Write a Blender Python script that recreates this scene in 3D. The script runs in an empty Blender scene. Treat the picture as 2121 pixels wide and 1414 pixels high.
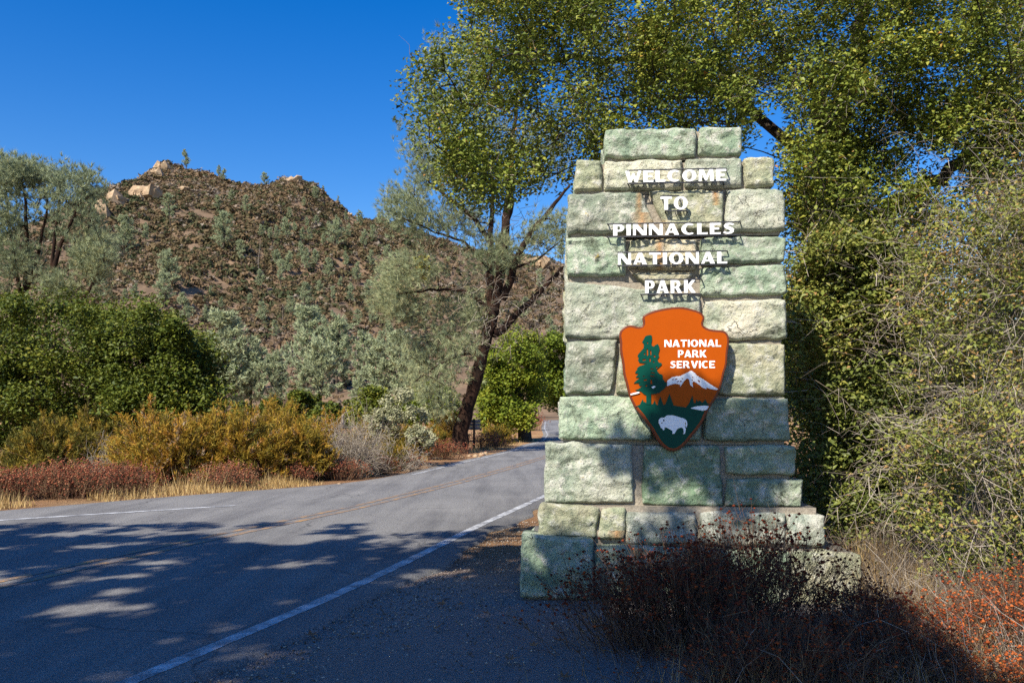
import bpy, bmesh, math, random
import numpy as np
from mathutils import Vector

random.seed(7)
rng = np.random.default_rng(11)
SC = bpy.context.scene
COL = SC.collection
R = math.radians

# ---------------------------------------------------------------- camera
F = 1767.0            # focal length in photo pixels (photo 2121 x 1414)
CAMZ = 1.4
HOR = 870.0           # photo row of the horizon
cam = bpy.data.cameras.new("camera")
cam.sensor_width = 36.0
cam.lens = F / 2121.0 * 36.0
cam.shift_y = (HOR - 707.0) / 2121.0
cam.clip_start = 0.05
cam.clip_end = 6000
camo = bpy.data.objects.new("camera", cam)
camo.location = (0, 0, CAMZ)
camo.rotation_euler = (R(90), 0, 0)
COL.objects.link(camo)
SC.camera = camo

# ---------------------------------------------------------------- light
SUN_EL, SUN_AZ = R(42.0), R(34.0)      # light travels towards +Y turned SUN_AZ towards +X
world = bpy.data.worlds.new("World")
SC.world = world
world.use_nodes = True
wn = world.node_tree
for n in list(wn.nodes):
    wn.nodes.remove(n)
w_out = wn.nodes.new("ShaderNodeOutputWorld")
w_bg = wn.nodes.new("ShaderNodeBackground")
w_sky = wn.nodes.new("ShaderNodeTexSky")
w_hsv = wn.nodes.new("ShaderNodeHueSaturation")
w_sky.sky_type = 'NISHITA'
w_sky.sun_disc = False
w_sky.sun_elevation = SUN_EL
w_sky.sun_rotation = math.pi + SUN_AZ
w_sky.altitude = 300
w_sky.air_density = 1.2
w_sky.dust_density = 0.4
w_sky.ozone_density = 3.0
w_hsv.inputs['Saturation'].default_value = 1.49
w_hsv.inputs['Hue'].default_value = 0.516
w_bg.inputs['Strength'].default_value = 0.097
wn.links.new(w_sky.outputs[0], w_hsv.inputs['Color'])
wn.links.new(w_hsv.outputs[0], w_bg.inputs['Color'])
wn.links.new(w_bg.outputs[0], w_out.inputs['Surface'])

sun = bpy.data.lights.new("sun", 'SUN')
sun.energy = 5.0
sun.angle = R(0.53)
sun.color = (1.0, 0.93, 0.80)
suno = bpy.data.objects.new("sun", sun)
ld = Vector((math.cos(SUN_EL) * math.sin(SUN_AZ), math.cos(SUN_EL) * math.cos(SUN_AZ), -math.sin(SUN_EL)))
suno.rotation_euler = ld.to_track_quat('-Z', 'Y').to_euler()
suno.location = (-20, -30, 30)
COL.objects.link(suno)

SC.view_settings.view_transform = 'Standard'
SC.view_settings.look = 'None'
SC.view_settings.exposure = 0.8
SC.view_settings.gamma = 1.0
SC.view_settings.use_curve_mapping = False
SC.cycles.max_bounces = 5
SC.cycles.diffuse_bounces = 2
SC.cycles.glossy_bounces = 2
SC.cycles.transmission_bounces = 2
SC.cycles.transparent_max_bounces = 4
SC.cycles.use_denoising = False

# ---------------------------------------------------------------- helpers
def at(px, py, Y):
    """world point on the ray of photo pixel (px, py) at depth Y"""
    return np.array(((px - 1060.5) / F * Y, Y, CAMZ - (py - HOR) / F * Y))

def tag(o, label=None, cat=None, group=None, kind=None):
    if label: o["label"] = label
    if cat: o["category"] = cat
    if group: o["group"] = group
    if kind: o["kind"] = kind
    return o

def empty(name, loc=(0, 0, 0), rz=0.0):
    o = bpy.data.objects.new(name, None)
    o.location = loc
    o.rotation_euler = (0, 0, rz)
    o.empty_display_size = 0.2
    COL.objects.link(o)
    return o

def link(name, me, mat=None, parent=None, loc=None):
    o = bpy.data.objects.new(name, me)
    if mat is not None and len(me.materials) == 0:
        me.materials.append(mat)
    if parent is not None:
        o.parent = parent
    if loc is not None:
        o.location = loc
    COL.objects.link(o)
    return o

def raw_mesh(name, verts, faces, tint=None, smooth=False):
    """verts (V,3); faces: list of int arrays (F,k)"""
    me = bpy.data.meshes.new(name)
    verts = np.asarray(verts, np.float32)
    faces = [np.asarray(f, np.int32) for f in faces if len(f)]
    nl = sum(f.size for f in faces)
    nf = sum(len(f) for f in faces)
    me.vertices.add(len(verts))
    me.vertices.foreach_set("co", verts.ravel())
    me.loops.add(nl)
    me.loops.foreach_set("vertex_index", np.concatenate([f.ravel() for f in faces]))
    me.polygons.add(nf)
    tot = np.concatenate([np.full(len(f), f.shape[1], np.int32) for f in faces])
    st = np.zeros(nf, np.int32)
    st[1:] = np.cumsum(tot)[:-1]
    me.polygons.foreach_set("loop_start", st)
    me.update(calc_edges=True)
    if smooth:
        me.polygons.foreach_set("use_smooth", np.ones(nf, bool))
    if tint is not None:
        a = me.attributes.new("tint", 'FLOAT', 'FACE')
        a.data.foreach_set("value", np.asarray(tint, np.float32))
    return me

class Acc:
    """collects arrays of geometry, builds ONE mesh"""
    def __init__(self):
        self.v, self.f, self.t, self.n = [], [], [], 0
    def add(self, v, f, t=0.5):
        v = np.asarray(v, np.float32).reshape(-1, 3)
        f = np.asarray(f, np.int64)
        if len(f) == 0:
            return
        self.v.append(v)
        self.f.append(f + self.n)
        self.t.append(np.broadcast_to(np.asarray(t, np.float32), (len(f),)))
        self.n += len(v)
    def mesh(self, name, smooth=False, origin=(0, 0, 0)):
        v = np.concatenate(self.v) - np.asarray(origin, np.float32)
        order = sorted(range(len(self.f)), key=lambda i: self.f[i].shape[1])
        faces, tint = [], []
        for k in sorted({f.shape[1] for f in self.f}):
            sel = [i for i in order if self.f[i].shape[1] == k]
            faces.append(np.concatenate([self.f[i] for i in sel]))
            tint.append(np.concatenate([self.t[i] for i in sel]))
        return raw_mesh(name, v, faces, np.concatenate(tint), smooth)

def unit(a):
    return a / np.maximum(np.linalg.norm(a, axis=-1, keepdims=True), 1e-9)

def rand_unit(n):
    return unit(rng.normal(size=(n, 3)))

SUNB = -np.array(ld)
def leaves(acc, c, L, W, tint, up=0.35, fold=0.25):
    """one folded diamond-shaped leaf at every centre"""
    n = len(c)
    if n == 0: return
    nr = rand_unit(n)
    nr[:, 2] = np.abs(nr[:, 2]) + up
    nr = unit(unit(nr) + SUNB * .6)
    a = unit(np.cross(nr, rand_unit(n)))
    b = np.cross(nr, a)
    k_ = rng.uniform(.55, 1.4, (n, 1))
    L = np.broadcast_to(L, (n,))[:, None] * k_ * rng.uniform(.85, 1.15, (n, 1))
    W = np.broadcast_to(W, (n,))[:, None] * k_ * rng.uniform(.8, 1.2, (n, 1))
    v = np.stack([c - a * L / 2, c + b * W / 2 + nr * W * fold - a * L * .06, c + a * L / 2 - nr * L * .12,
                  c - b * W / 2 + nr * W * fold - a * L * .06], 1)
    f = np.arange(n * 4).reshape(n, 4)
    # two triangles so that the leaf is creased
    f = np.concatenate([f[:, [0, 1, 2]], f[:, [0, 2, 3]]])
    acc.add(v.reshape(-1, 3), f, np.tile(np.broadcast_to(tint, (n,)), 2))

def spikes(acc, base, d, L, W, tint):
    """thin triangles (needles, sprigs, blades)"""
    n = len(base)
    if n == 0: return
    side = unit(np.cross(d, rand_unit(n)))
    L = np.broadcast_to(L, (n,))[:, None]
    W = np.broadcast_to(W, (n,))[:, None]
    v = np.stack([base - side * W / 2, base + side * W / 2, base + d * L], 1)
    acc.add(v.reshape(-1, 3), np.arange(n * 3).reshape(n, 3), tint)

def tubes(acc, P, Rr, S=4, tint=0.5):
    """N tubes of K points: P (N,K,3), Rr (N,K)"""
    P = np.asarray(P, float)
    Rr = np.asarray(Rr, float)
    if P.ndim == 2:
        P, Rr = P[None], Rr[None]
    N, K, _ = P.shape
    if N == 0: return
    T = unit(np.gradient(P, axis=1))
    d = unit(P[:, -1] - P[:, 0])
    ref = np.where(np.abs(d[:, 2:3]) > .8, np.array([[1., 0.13, 0]]), np.array([[0.1, 0.12, 1.]]))
    A = unit(np.cross(T, ref[:, None, :]))
    B = np.cross(T, A)
    ang = np.arange(S) / S * 2 * math.pi
    ring = A[:, :, None, :] * np.cos(ang)[None, None, :, None] + B[:, :, None, :] * np.sin(ang)[None, None, :, None]
    V = P[:, :, None, :] + ring * Rr[:, :, None, None]
    idx = np.arange(N * K * S).reshape(N, K, S)
    a = idx[:, :-1, :]
    b = np.roll(a, -1, 2)
    c = idx[:, 1:, :]
    e = np.roll(c, -1, 2)
    q = np.stack([a, b, e, c], -1).reshape(-1, 4)
    t = np.broadcast_to(np.asarray(tint, float), (N,)) if np.ndim(tint) else np.full(N, tint)
    acc.add(V.reshape(-1, 3), q, np.repeat(t, (K - 1) * S))

def twigs(acc, base, d, L, r, K=5, wob=.12, droop=0.0, S=3, tint=.5):
    """N wavy twigs"""
    N = len(base)
    L = np.broadcast_to(L, (N,))
    r = np.broadcast_to(r, (N,))
    s = np.linspace(0, 1, K)
    w = np.cumsum(rng.normal(size=(N, K, 3)) * wob / math.sqrt(K), 1)
    w[:, 0] = 0
    P = base[:, None] + (d[:, None] * s[None, :, None] + w) * L[:, None, None]
    P[:, :, 2] -= droop * L[:, None] * s[None] ** 2
    tubes(acc, P, r[:, None] * (1 - .75 * s)[None], S, tint)
    return P

def in_poly(px, py, poly):
    poly = np.asarray(poly, float)
    x0, y0 = poly[:, 0], poly[:, 1]
    x1, y1 = np.roll(x0, -1), np.roll(y0, -1)
    c = np.zeros(len(px), bool)
    for a, b, e, g in zip(x0, y0, x1, y1):
        if b == g: continue
        c ^= ((b > py) != (g > py)) & (px < (e - a) * (py - b) / (g - b) + a)
    return c

def spread(poly, n, y0, y1, holes=(), gate=None):
    """n points in a volume: the outline is given as seen from the photographer, the depth is y0..y1"""
    poly = np.asarray(poly, float)
    out = []
    while len(out) < n:
        px = rng.uniform(poly[:, 0].min(), poly[:, 0].max(), 4 * n)
        py = rng.uniform(poly[:, 1].min(), poly[:, 1].max(), 4 * n)
        k = in_poly(px, py, poly)
        for h in holes:
            k &= ~in_poly(px, py, h)
        q = np.stack([px, py, rng.uniform(y0, y1, len(px))], 1)[k]
        if gate is not None:      # leave hollows between the lobes of a crown
            sc_, lim = gate
            q = q[fbm(q[:, 0] / sc_, q[:, 1] / sc_, q[:, 2] * F / (y0 + y1) * 2 / sc_ * .6, 2, 123) > lim]
        for x, y, d_ in q:
            out.append(at(x, y, d_))
    return np.array(out[:n])

# lattice noise
def _h(ix, iy, iz, seed):
    n = (ix * 374761393 + iy * 668265263 + iz * 1274126177 + seed * 974634721) & 0xffffffff
    n = ((n ^ (n >> 13)) * 1103515245) & 0xffffffff
    n = ((n ^ (n >> 16)) * 2246822519) & 0xffffffff
    return ((n ^ (n >> 15)) & 0xffff) / 65535.0

def noise3(x, y, z, seed=0):
    x, y, z = np.broadcast_arrays(np.asarray(x, float), np.asarray(y, float), np.asarray(z, float))
    ix, iy, iz = np.floor(x).astype(np.int64), np.floor(y).astype(np.int64), np.floor(z).astype(np.int64)
    fx, fy, fz = x - ix, y - iy, z - iz
    fx, fy, fz = fx * fx * (3 - 2 * fx), fy * fy * (3 - 2 * fy), fz * fz * (3 - 2 * fz)
    r = 0
    for dx in (0, 1):
        for dy in (0, 1):
            for dz in (0, 1):
                r = r + _h(ix + dx, iy + dy, iz + dz, seed) * (fx if dx else 1 - fx) * (fy if dy else 1 - fy) * (fz if dz else 1 - fz)
    return r * 2 - 1

def fbm(x, y, z=0.0, oct=4, seed=0, ridged=False):
    r, a, s = 0, .5, 1.0
    for i in range(oct):
        n = noise3(np.asarray(x) * s, np.asarray(y) * s, np.asarray(z) * s, seed + i * 17)
        r = r + a * ((1 - np.abs(n)) * 2 - 1 if ridged else n)
        a *= .5
        s *= 2.03
    return r

def sstep(a, b, x):
    t = np.clip((np.asarray(x, float) - a) / (b - a), 0, 1)
    return t * t * (3 - 2 * t)

# ---------------------------------------------------------------- materials
def newmat(name):
    m = bpy.data.materials.new(name)
    m.use_nodes = True
    nt = m.node_tree
    b = nt.nodes['Principled BSDF']
    return m, nt, b

def N(nt, typ, **kw):
    n = nt.nodes.new(typ)
    for k, v in kw.items():
        if k in n.inputs and not hasattr(n, k):
            n.inputs[k].default_value = v
        else:
            setattr(n, k, v)
    return n

def ramp(nt, fac, stops, interp='LINEAR'):
    r = nt.nodes.new("ShaderNodeValToRGB")
    r.color_ramp.interpolation = interp
    e = r.color_ramp.elements
    while len(e) < len(stops):
        e.new(.5)
    for i, (p, c) in enumerate(stops):
        e[i].position = p
        e[i].color = (c[0], c[1], c[2], 1)
    if fac is not None:
        nt.links.new(fac, r.inputs[0])
    return r.outputs[0]

def noise_node(nt, scale, detail=6, rough=.6, coord='Object', dist=0.0, vec=None):
    if vec is None:
        tc = nt.nodes.new("ShaderNodeTexCoord")
        vec = tc.outputs[coord]
    n = nt.nodes.new("ShaderNodeTexNoise")
    n.inputs['Scale'].default_value = scale
    n.inputs['Detail'].default_value = detail
    n.inputs['Roughness'].default_value = rough
    n.inputs['Distortion'].default_value = dist
    nt.links.new(vec, n.inputs['Vector'])
    return n.outputs['Fac']

def mixc(nt, fac, a, b, blend='MIX'):
    m = nt.nodes.new("ShaderNodeMix")
    m.data_type = 'RGBA'
    m.blend_type = blend
    for s, i in ((fac, 0), (a, 6), (b, 7)):
        if hasattr(s, 'is_linked') or hasattr(s, 'node'):
            nt.links.new(s, m.inputs[i])
        else:
            m.inputs[i].default_value = s if i == 0 else (s[0], s[1], s[2], 1)
    return m.outputs[2]

def bump(nt, b, height, strength=.5, dist=.02):
    n = nt.nodes.new("ShaderNodeBump")
    n.inputs['Strength'].default_value = strength
    n.inputs['Distance'].default_value = dist
    nt.links.new(height, n.inputs['Height'])
    nt.links.new(n.outputs[0], b.inputs['Normal'])

def foliage(name, stops, rough=.5, spec=.35, trans=.25):
    m, nt, b = newmat(name)
    at_ = nt.nodes.new("ShaderNodeAttribute")
    at_.attribute_name = "tint"
    c = ramp(nt, at_.outputs['Fac'], stops)
    nt.links.new(c, b.inputs['Base Color'])
    b.inputs['Roughness'].default_value = rough
    b.inputs['Specular IOR Level'].default_value = spec
    if trans > 0:
        t = nt.nodes.new("ShaderNodeBsdfTranslucent")
        nt.links.new(c, t.inputs['Color'])
        mx = nt.nodes.new("ShaderNodeMixShader")
        mx.inputs[0].default_value = trans
        nt.links.new(b.outputs[0], mx.inputs[1])
        nt.links.new(t.outputs[0], mx.inputs[2])
        nt.links.new(mx.outputs[0], nt.nodes['Material Output'].inputs['Surface'])
    return m

def plain(name, col, rough=.6, spec=.4, metal=0.0, var=0.0, scale=30.0):
    m, nt, b = newmat(name)
    b.inputs['Base Color'].default_value = (*col, 1)
    b.inputs['Roughness'].default_value = rough
    b.inputs['Specular IOR Level'].default_value = spec
    b.inputs['Metallic'].default_value = metal
    if var > 0:
        f = noise_node(nt, scale, 5)
        c = mixc(nt, f, [x * (1 - var) for x in col], [min(1, x * (1 + var)) for x in col])
        nt.links.new(c, b.inputs['Base Color'])
    return m

M = {}
M['oak'] = foliage('oak_leaves', [(0, (.035, .050, .012)), (.35, (.110, .148, .022)), (.7, (.245, .27, .042)), (.93, (.36, .31, .05)), (1, (.34, .16, .04))], .45, .25, .22)
M['oak_dark'] = foliage('dark_oak_leaves', [(0, (.025, .045, .010)), (.4, (.085, .112, .014)), (.75, (.165, .175, .022)), (1, (.28, .23, .035))], .5, .2, .2)
M['oak_bright'] = foliage('bright_oak_leaves', [(0, (.05, .08, .012)), (.5, (.15, .20, .02)), (1, (.30, .29, .03))], .5, .2, .3)
M['shrub_leaf'] = foliage('shrub_leaves', [(0, (.055, .075, .018)), (.5, (.16, .19, .035)), (.92, (.30, .28, .06)), (1, (.34, .20, .07))], .5, .35, .25)
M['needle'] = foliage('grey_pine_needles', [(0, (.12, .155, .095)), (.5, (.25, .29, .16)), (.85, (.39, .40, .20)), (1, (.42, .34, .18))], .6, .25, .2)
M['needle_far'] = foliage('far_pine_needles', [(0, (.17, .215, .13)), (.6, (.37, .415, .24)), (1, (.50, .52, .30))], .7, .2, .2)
M['chaparral'] = foliage('chaparral_leaves', [(0, (.050, .062, .028)), (.2, (.092, .078, .038)), (.42, (.138, .098, .052)), (.62, (.17, .112, .062)), (.80, (.21, .17, .135)), (1, (.24, .205, .155))], .8, .1, .1)
M['chamise'] = foliage('chamise_sprigs', [(0, (.085, .090, .018)), (.4, (.25, .18, .022)), (.75, (.40, .24, .03)), (.93, (.42, .19, .035)), (1, (.32, .25, .17))], .65, .2, .2)
M['rust'] = foliage('rust_seed_heads', [(0, (.11, .032, .02)), (.5, (.25, .068, .036)), (.8, (.36, .13, .07)), (1, (.46, .24, .13))], .7, .15, .15)
M['heads'] = foliage('buckwheat_heads', [(0, (.06, .012, .009)), (.5, (.26, .055, .016)), (1, (.48, .13, .035))], .75, .1, .1)
M['straw'] = foliage('dry_grass_blades', [(0, (.22, .13, .05)), (.5, (.46, .31, .12)), (1, (.62, .47, .23))], .6, .25, .25)
M['cream'] = foliage('pale_manzanita_leaves', [(0, (.11, .13, .065)), (.45, (.25, .26, .14)), (1, (.47, .45, .28))], .6, .25, .2)
M['twig'] = foliage('grey_twigs', [(0, (.07, .05, .04)), (.5, (.22, .175, .135)), (1, (.50, .44, .36))], .8, .15, 0)
M['stemdark'] = foliage('dry_stems', [(0, (.06, .03, .022)), (.5, (.15, .085, .055)), (1, (.33, .23, .12))], .8, .15, 0)

def bark(name, dark, light, scale=14):
    m, nt, b = newmat(name)
    tc = nt.nodes.new("ShaderNodeTexCoord")
    mp = nt.nodes.new("ShaderNodeMapping")
    mp.inputs['Scale'].default_value = (1, 1, .25)
    nt.links.new(tc.outputs['Object'], mp.inputs[0])
    f = noise_node(nt, scale, 8, .7, vec=mp.outputs[0])
    c = ramp(nt, f, [(.35, dark), (.6, [(a + b_) / 2 for a, b_ in zip(dark, light)]), (.75, light)])
    nt.links.new(c, b.inputs['Base Color'])
    b.inputs['Roughness'].default_value = .95
    b.inputs['Specular IOR Level'].default_value = .1
    bump(nt, b, f, 1.0, .06)
    return m
M['bark_pine'] = bark('pine_bark', (.010, .008, .007), (.075, .036, .022), 5)
M['bark_oak'] = bark('oak_bark', (.025, .02, .017), (.13, .10, .075), 9)
M['bark_grey'] = bark('grey_wood', (.10, .08, .065), (.38, .32, .26), 10)
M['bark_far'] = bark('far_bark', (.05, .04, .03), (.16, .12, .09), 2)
M['deadwood'] = plain('bleached_deadwood', (.40, .35, .30), .9, .1, 0, .35, 20)

# stone
def stone_mat():
    m, nt, b = newmat('green_tuff_stone')
    tc = nt.nodes.new("ShaderNodeTexCoord")
    vec = tc.outputs['Object']
    oi = nt.nodes.new("ShaderNodeObjectInfo")
    n1 = noise_node(nt, 3.2, 7, .65, vec=vec)
    n2 = noise_node(nt, 11, 8, .68, vec=vec)
    n3 = noise_node(nt, 36, 5, .7, vec=vec)
    base = ramp(nt, n1, [(.28, (.20, .26, .19)), (.43, (.325, .365, .275)), (.56, (.43, .44, .34)), (.70, (.52, .50, .40))])
    # per-stone colour carried by the object's own colour
    base = mixc(nt, 1.0, base, oi.outputs['Color'], 'MULTIPLY')
    light = ramp(nt, n2, [(.5, (0, 0, 0)), (.66, (1, 1, 1))])
    base = mixc(nt, light, base, (.60, .585, .50))
    dim = ramp(nt, n2, [(.30, (.9, .9, .9)), (.44, (0, 0, 0))])
    base = mixc(nt, dim, base, (.17, .20, .14))
    # dark lichen and soot
    n4 = noise_node(nt, 3.0, 9, .75, vec=vec, dist=.8)
    dk = ramp(nt, n4, [(.54, (0, 0, 0)), (.68, (.9, .9, .9))])
    base = mixc(nt, dk, base, (.07, .08, .05))
    pit = ramp(nt, n3, [(.33, (1, 1, 1)), (.38, (0, 0, 0))])
    base = mixc(nt, pit, base, (.09, .095, .06))
    # hairline cracks
    vo = nt.nodes.new("ShaderNodeTexVoronoi")
    vo.feature = 'DISTANCE_TO_EDGE'
    vo.inputs['Scale'].default_value = 2.6
    nz_ = nt.nodes.new("ShaderNodeTexNoise")
    nz_.inputs['Scale'].default_value = 7.0
    nz_.inputs['Detail'].default_value = 6
    nt.links.new(vec, nz_.inputs['Vector'])
    vm = nt.nodes.new("ShaderNodeVectorMath")
    vm.operation = 'MULTIPLY_ADD'
    nt.links.new(nz_.outputs['Color'], vm.inputs[0])
    vm.inputs[1].default_value = (.28, .28, .28)
    nt.links.new(vec, vm.inputs[2])
    nt.links.new(vm.outputs[0], vo.inputs['Vector'])
    crk = ramp(nt, vo.outputs['Distance'], [(0, (.7, .7, .7)), (.010, (0, 0, 0))])
    crk = mixc(nt, 1.0, crk, ramp(nt, n1, [(.54, (0, 0, 0)), (.62, (1, 1, 1))]), 'MULTIPLY')
    base = mixc(nt, crk, base, (.08, .08, .05))
    # yellow-orange lichen flecks
    n5 = noise_node(nt, 11.0, 3, .5, vec=vec)
    yl = ramp(nt, n5, [(.72, (0, 0, 0)), (.76, (.7, .7, .7))])
    base = mixc(nt, yl, base, (.42, .33, .09))
    # rust runs below the fixings of the lettering (u = object x, w = object z)
    sp = nt.nodes.new("ShaderNodeSeparateXYZ")
    nt.links.new(vec, sp.inputs[0])
    def math_(op, a, b_=None, c_=None):
        q = nt.nodes.new("ShaderNodeMath")
        q.operation = op
        q.use_clamp = False
        for i, s in enumerate((a, b_, c_)):
            if s is None: continue
            if isinstance(s, (int, float)): q.inputs[i].default_value = s
            else: nt.links.new(s, q.inputs[i])
        return q.outputs[0]
    tot = None
    wob = math_('MULTIPLY', math_('SUBTRACT', n2, .5), .05)
    for (u0, wtop, wbot, wid) in RUST:
        dx = math_('ABSOLUTE', math_('SUBTRACT', math_('ADD', sp.outputs['X'], wob), u0))
        a = math_('SUBTRACT', 1.0, math_('DIVIDE', dx, wid))
        a = math_('MAXIMUM', a, 0.0)
        z = sp.outputs['Z']
        k = math_('MULTIPLY', math_('LESS_THAN', z, wtop), math_('GREATER_THAN', z, wbot))
        a = math_('MULTIPLY', a, k)
        tot = a if tot is None else math_('MAXIMUM', tot, a)
    tot = math_('MULTIPLY', tot, math_('MULTIPLY_ADD', n2, 1.8, -.25))
    tot2 = nt.nodes.new("ShaderNodeClamp")
    nt.links.new(tot, tot2.inputs[0])
    base = mixc(nt, tot2.outputs[0], base, (.50, .24, .075))
    nt.links.new(base, b.inputs['Base Color'])
    b.inputs['Roughness'].default_value = .92
    b.inputs['Specular IOR Level'].default_value = .15
    mm = nt.nodes.new("ShaderNodeMath")
    mm.operation = 'ADD'
    nt.links.new(n2, mm.inputs[0])
    nt.links.new(n3, mm.inputs[1])
    m2 = nt.nodes.new("ShaderNodeMath")
    m2.operation = 'SUBTRACT'
    nt.links.new(mm.outputs[0], m2.inputs[0])
    nt.links.new(crk, m2.inputs[1])
    bump(nt, b, m2.outputs[0], 1.0, .030)
    return m

def mortar_mat():
    m, nt, b = newmat('pillar_mortar')
    f = noise_node(nt, 40, 8, .7)
    c = ramp(nt, f, [(.3, (.20, .17, .13)), (.7, (.38, .33, .26))])
    nt.links.new(c, b.inputs['Base Color'])
    b.inputs['Roughness'].default_value = .95
    bump(nt, b, f, .8, .02)
    return m

def ground_mat():
    m, nt, b = newmat('dry_dirt')
    f1 = noise_node(nt, .35, 6, .6)
    f2 = noise_node(nt, 9, 8, .75)
    f3 = noise_node(nt, 60, 6, .85)
    c = ramp(nt, f1, [(.35, (.30, .165, .085)), (.5, (.37, .22, .115)), (.65, (.42, .29, .16))])
    g = ramp(nt, f2, [(.3, (.6, .58, .56)), (.7, (1.25, 1.2, 1.15))])
    c = mixc(nt, 1.0, c, g, 'MULTIPLY')
    g3 = ramp(nt, f3, [(.32, (.45, .44, .45)), (.5, (1, 1, 1)), (.68, (1.5, 1.5, 1.55))])
    c = mixc(nt, .8, c, g3, 'MULTIPLY')
    # greyish gravel beside the road near the pillar (position in the world)
    tc = nt.nodes.new("ShaderNodeTexCoord")
    sp = nt.nodes.new("ShaderNodeSeparateXYZ")
    nt.links.new(tc.outputs['Object'], sp.inputs[0])
    mr = nt.nodes.new("ShaderNodeMapRange")
    mr.inputs['From Min'].default_value = 9.5
    mr.inputs['From Max'].default_value = 7.0
    nt.links.new(sp.outputs['Y'], mr.inputs[0])
    gg = ramp(nt, f3, [(.3, (.15, .135, .13)), (.5, (.36, .325, .31)), (.7, (.58, .54, .52))])
    mm = nt.nodes.new("ShaderNodeMath")
    mm.operation = 'MULTIPLY'
    nt.links.new(mr.outputs[0], mm.inputs[0])
    mm.inputs[1].default_value = .88
    c = mixc(nt, mm.outputs[0], c, gg)
    nt.links.new(c, b.inputs['Base Color'])
    b.inputs['Roughness'].default_value = .95
    b.inputs['Specular IOR Level'].default_value = .1
    ad = nt.nodes.new("ShaderNodeMath")
    ad.operation = 'ADD'
    nt.links.new(f2, ad.inputs[0])
    nt.links.new(f3, ad.inputs[1])
    bump(nt, b, ad.outputs[0], 1.0, .04)
    return m

def asphalt_mat():
    m, nt, b = newmat('worn_asphalt')
    tc = nt.nodes.new("ShaderNodeTexCoord")
    vec = tc.outputs['Object']
    f3 = noise_node(nt, 120, 3, .8, vec=vec)
    f1 = noise_node(nt, .5, 5, .6, vec=vec)
    mp = nt.nodes.new("ShaderNodeMapping")
    mp.inputs['Rotation'].default_value = (0, 0, R(15))
    mp.inputs['Scale'].default_value = (1.6, .12, 1)
    nt.links.new(vec, mp.inputs[0])
    f2 = noise_node(nt, 1.2, 6, .65, vec=mp.outputs[0])
    f4 = noise_node(nt, 38, 4, .8, vec=vec)
    c = ramp(nt, f3, [(.3, (.060, .059, .058)), (.5, (.17, .167, .162)), (.70, (.37, .36, .35))])
    c = mixc(nt, 1.0, c, ramp(nt, f4, [(.3, (.55, .55, .55)), (.5, (1, 1, 1)), (.7, (1.5, 1.48, 1.45))]), 'MULTIPLY')
    c = mixc(nt, 1.0, c, ramp(nt, f1, [(.3, (.82, .82, .83)), (.7, (1.12, 1.11, 1.1))]), 'MULTIPLY')
    c = mixc(nt, 1.0, c, ramp(nt, f2, [(.35, (.72, .72, .74)), (.55, (1.05, 1.05, 1.05))]), 'MULTIPLY')
    v = nt.nodes.new("ShaderNodeTexVoronoi")
    v.feature = 'DISTANCE_TO_EDGE'
    v.inputs['Scale'].default_value = .42
    nw = nt.nodes.new("ShaderNodeTexNoise")
    nw.inputs['Scale'].default_value = 2.5
    nw.inputs['Detail'].default_value = 5
    nt.links.new(vec, nw.inputs['Vector'])
    mv = nt.nodes.new("ShaderNodeVectorMath")
    mv.operation = 'MULTIPLY_ADD'
    nt.links.new(nw.outputs['Color'], mv.inputs[0])
    mv.inputs[1].default_value = (.5, .5, 0)
    nt.links.new(vec, mv.inputs[2])
    nt.links.new(mv.outputs[0], v.inputs['Vector'])
    ck = ramp(nt, v.outputs['Distance'], [(0, (.75, .75, .75)), (.008, (0, 0, 0))])
    ck = mixc(nt, 1.0, ck, ramp(nt, f1, [(.45, (0, 0, 0)), (.6, (1, 1, 1))]), 'MULTIPLY')
    c = mixc(nt, ck, c, (.03, .03, .03))
    nt.links.new(c, b.inputs['Base Color'])
    b.inputs['Roughness'].default_value = .85
    b.inputs['Specular IOR Level'].default_value = .25
    bump(nt, b, f4, .8, .012)
    return m

def paint_mat(name, col, wear=.45):
    m, nt, b = newmat(name)
    f = noise_node(nt, 90, 6, .8)
    f1 = noise_node(nt, 4, 6, .7)
    ad = nt.nodes.new("ShaderNodeMath")
    ad.operation = 'MULTIPLY_ADD'
    nt.links.new(f1, ad.inputs[0])
    ad.inputs[1].default_value = .8
    nt.links.new(f, ad.inputs[2])
    k = ramp(nt, ad.outputs[0], [(wear + .20, (1, 1, 1)), (wear + .50, (0, 0, 0))])
    c = mixc(nt, k, (.12, .12, .125), col)
    nt.links.new(c, b.inputs['Base Color'])
    b.inputs['Roughness'].default_value = .7
    return m

def hill_mat():
    m, nt, b = newmat('hill_soil')
    f1 = noise_node(nt, .02, 6, .65)
    f2 = noise_node(nt, .25, 6, .7)
    c = ramp(nt, f1, [(.3, (.13, .095, .068)), (.5, (.175, .125, .085)), (.70, (.28, .19, .12))])
    c = mixc(nt, 1.0, c, ramp(nt, f2, [(.3, (.6, .6, .6)), (.7, (1.2, 1.15, 1.1))]), 'MULTIPLY')
    nt.links.new(c, b.inputs['Base Color'])
    b.inputs['Roughness'].default_value = .95
    b.inputs['Specular IOR Level'].default_value = .05
    return m

def rock_mat():
    m, nt, b = newmat('tan_outcrop_rock')
    f = noise_node(nt, .5, 8, .7)
    c = ramp(nt, f, [(.3, (.13, .085, .05)), (.5, (.32, .22, .13)), (.7, (.43, .33, .21))])
    nt.links.new(c, b.inputs['Base Color'])
    b.inputs['Roughness'].default_value = .9
    bump(nt, b, f, .5, .35)
    return m

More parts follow.
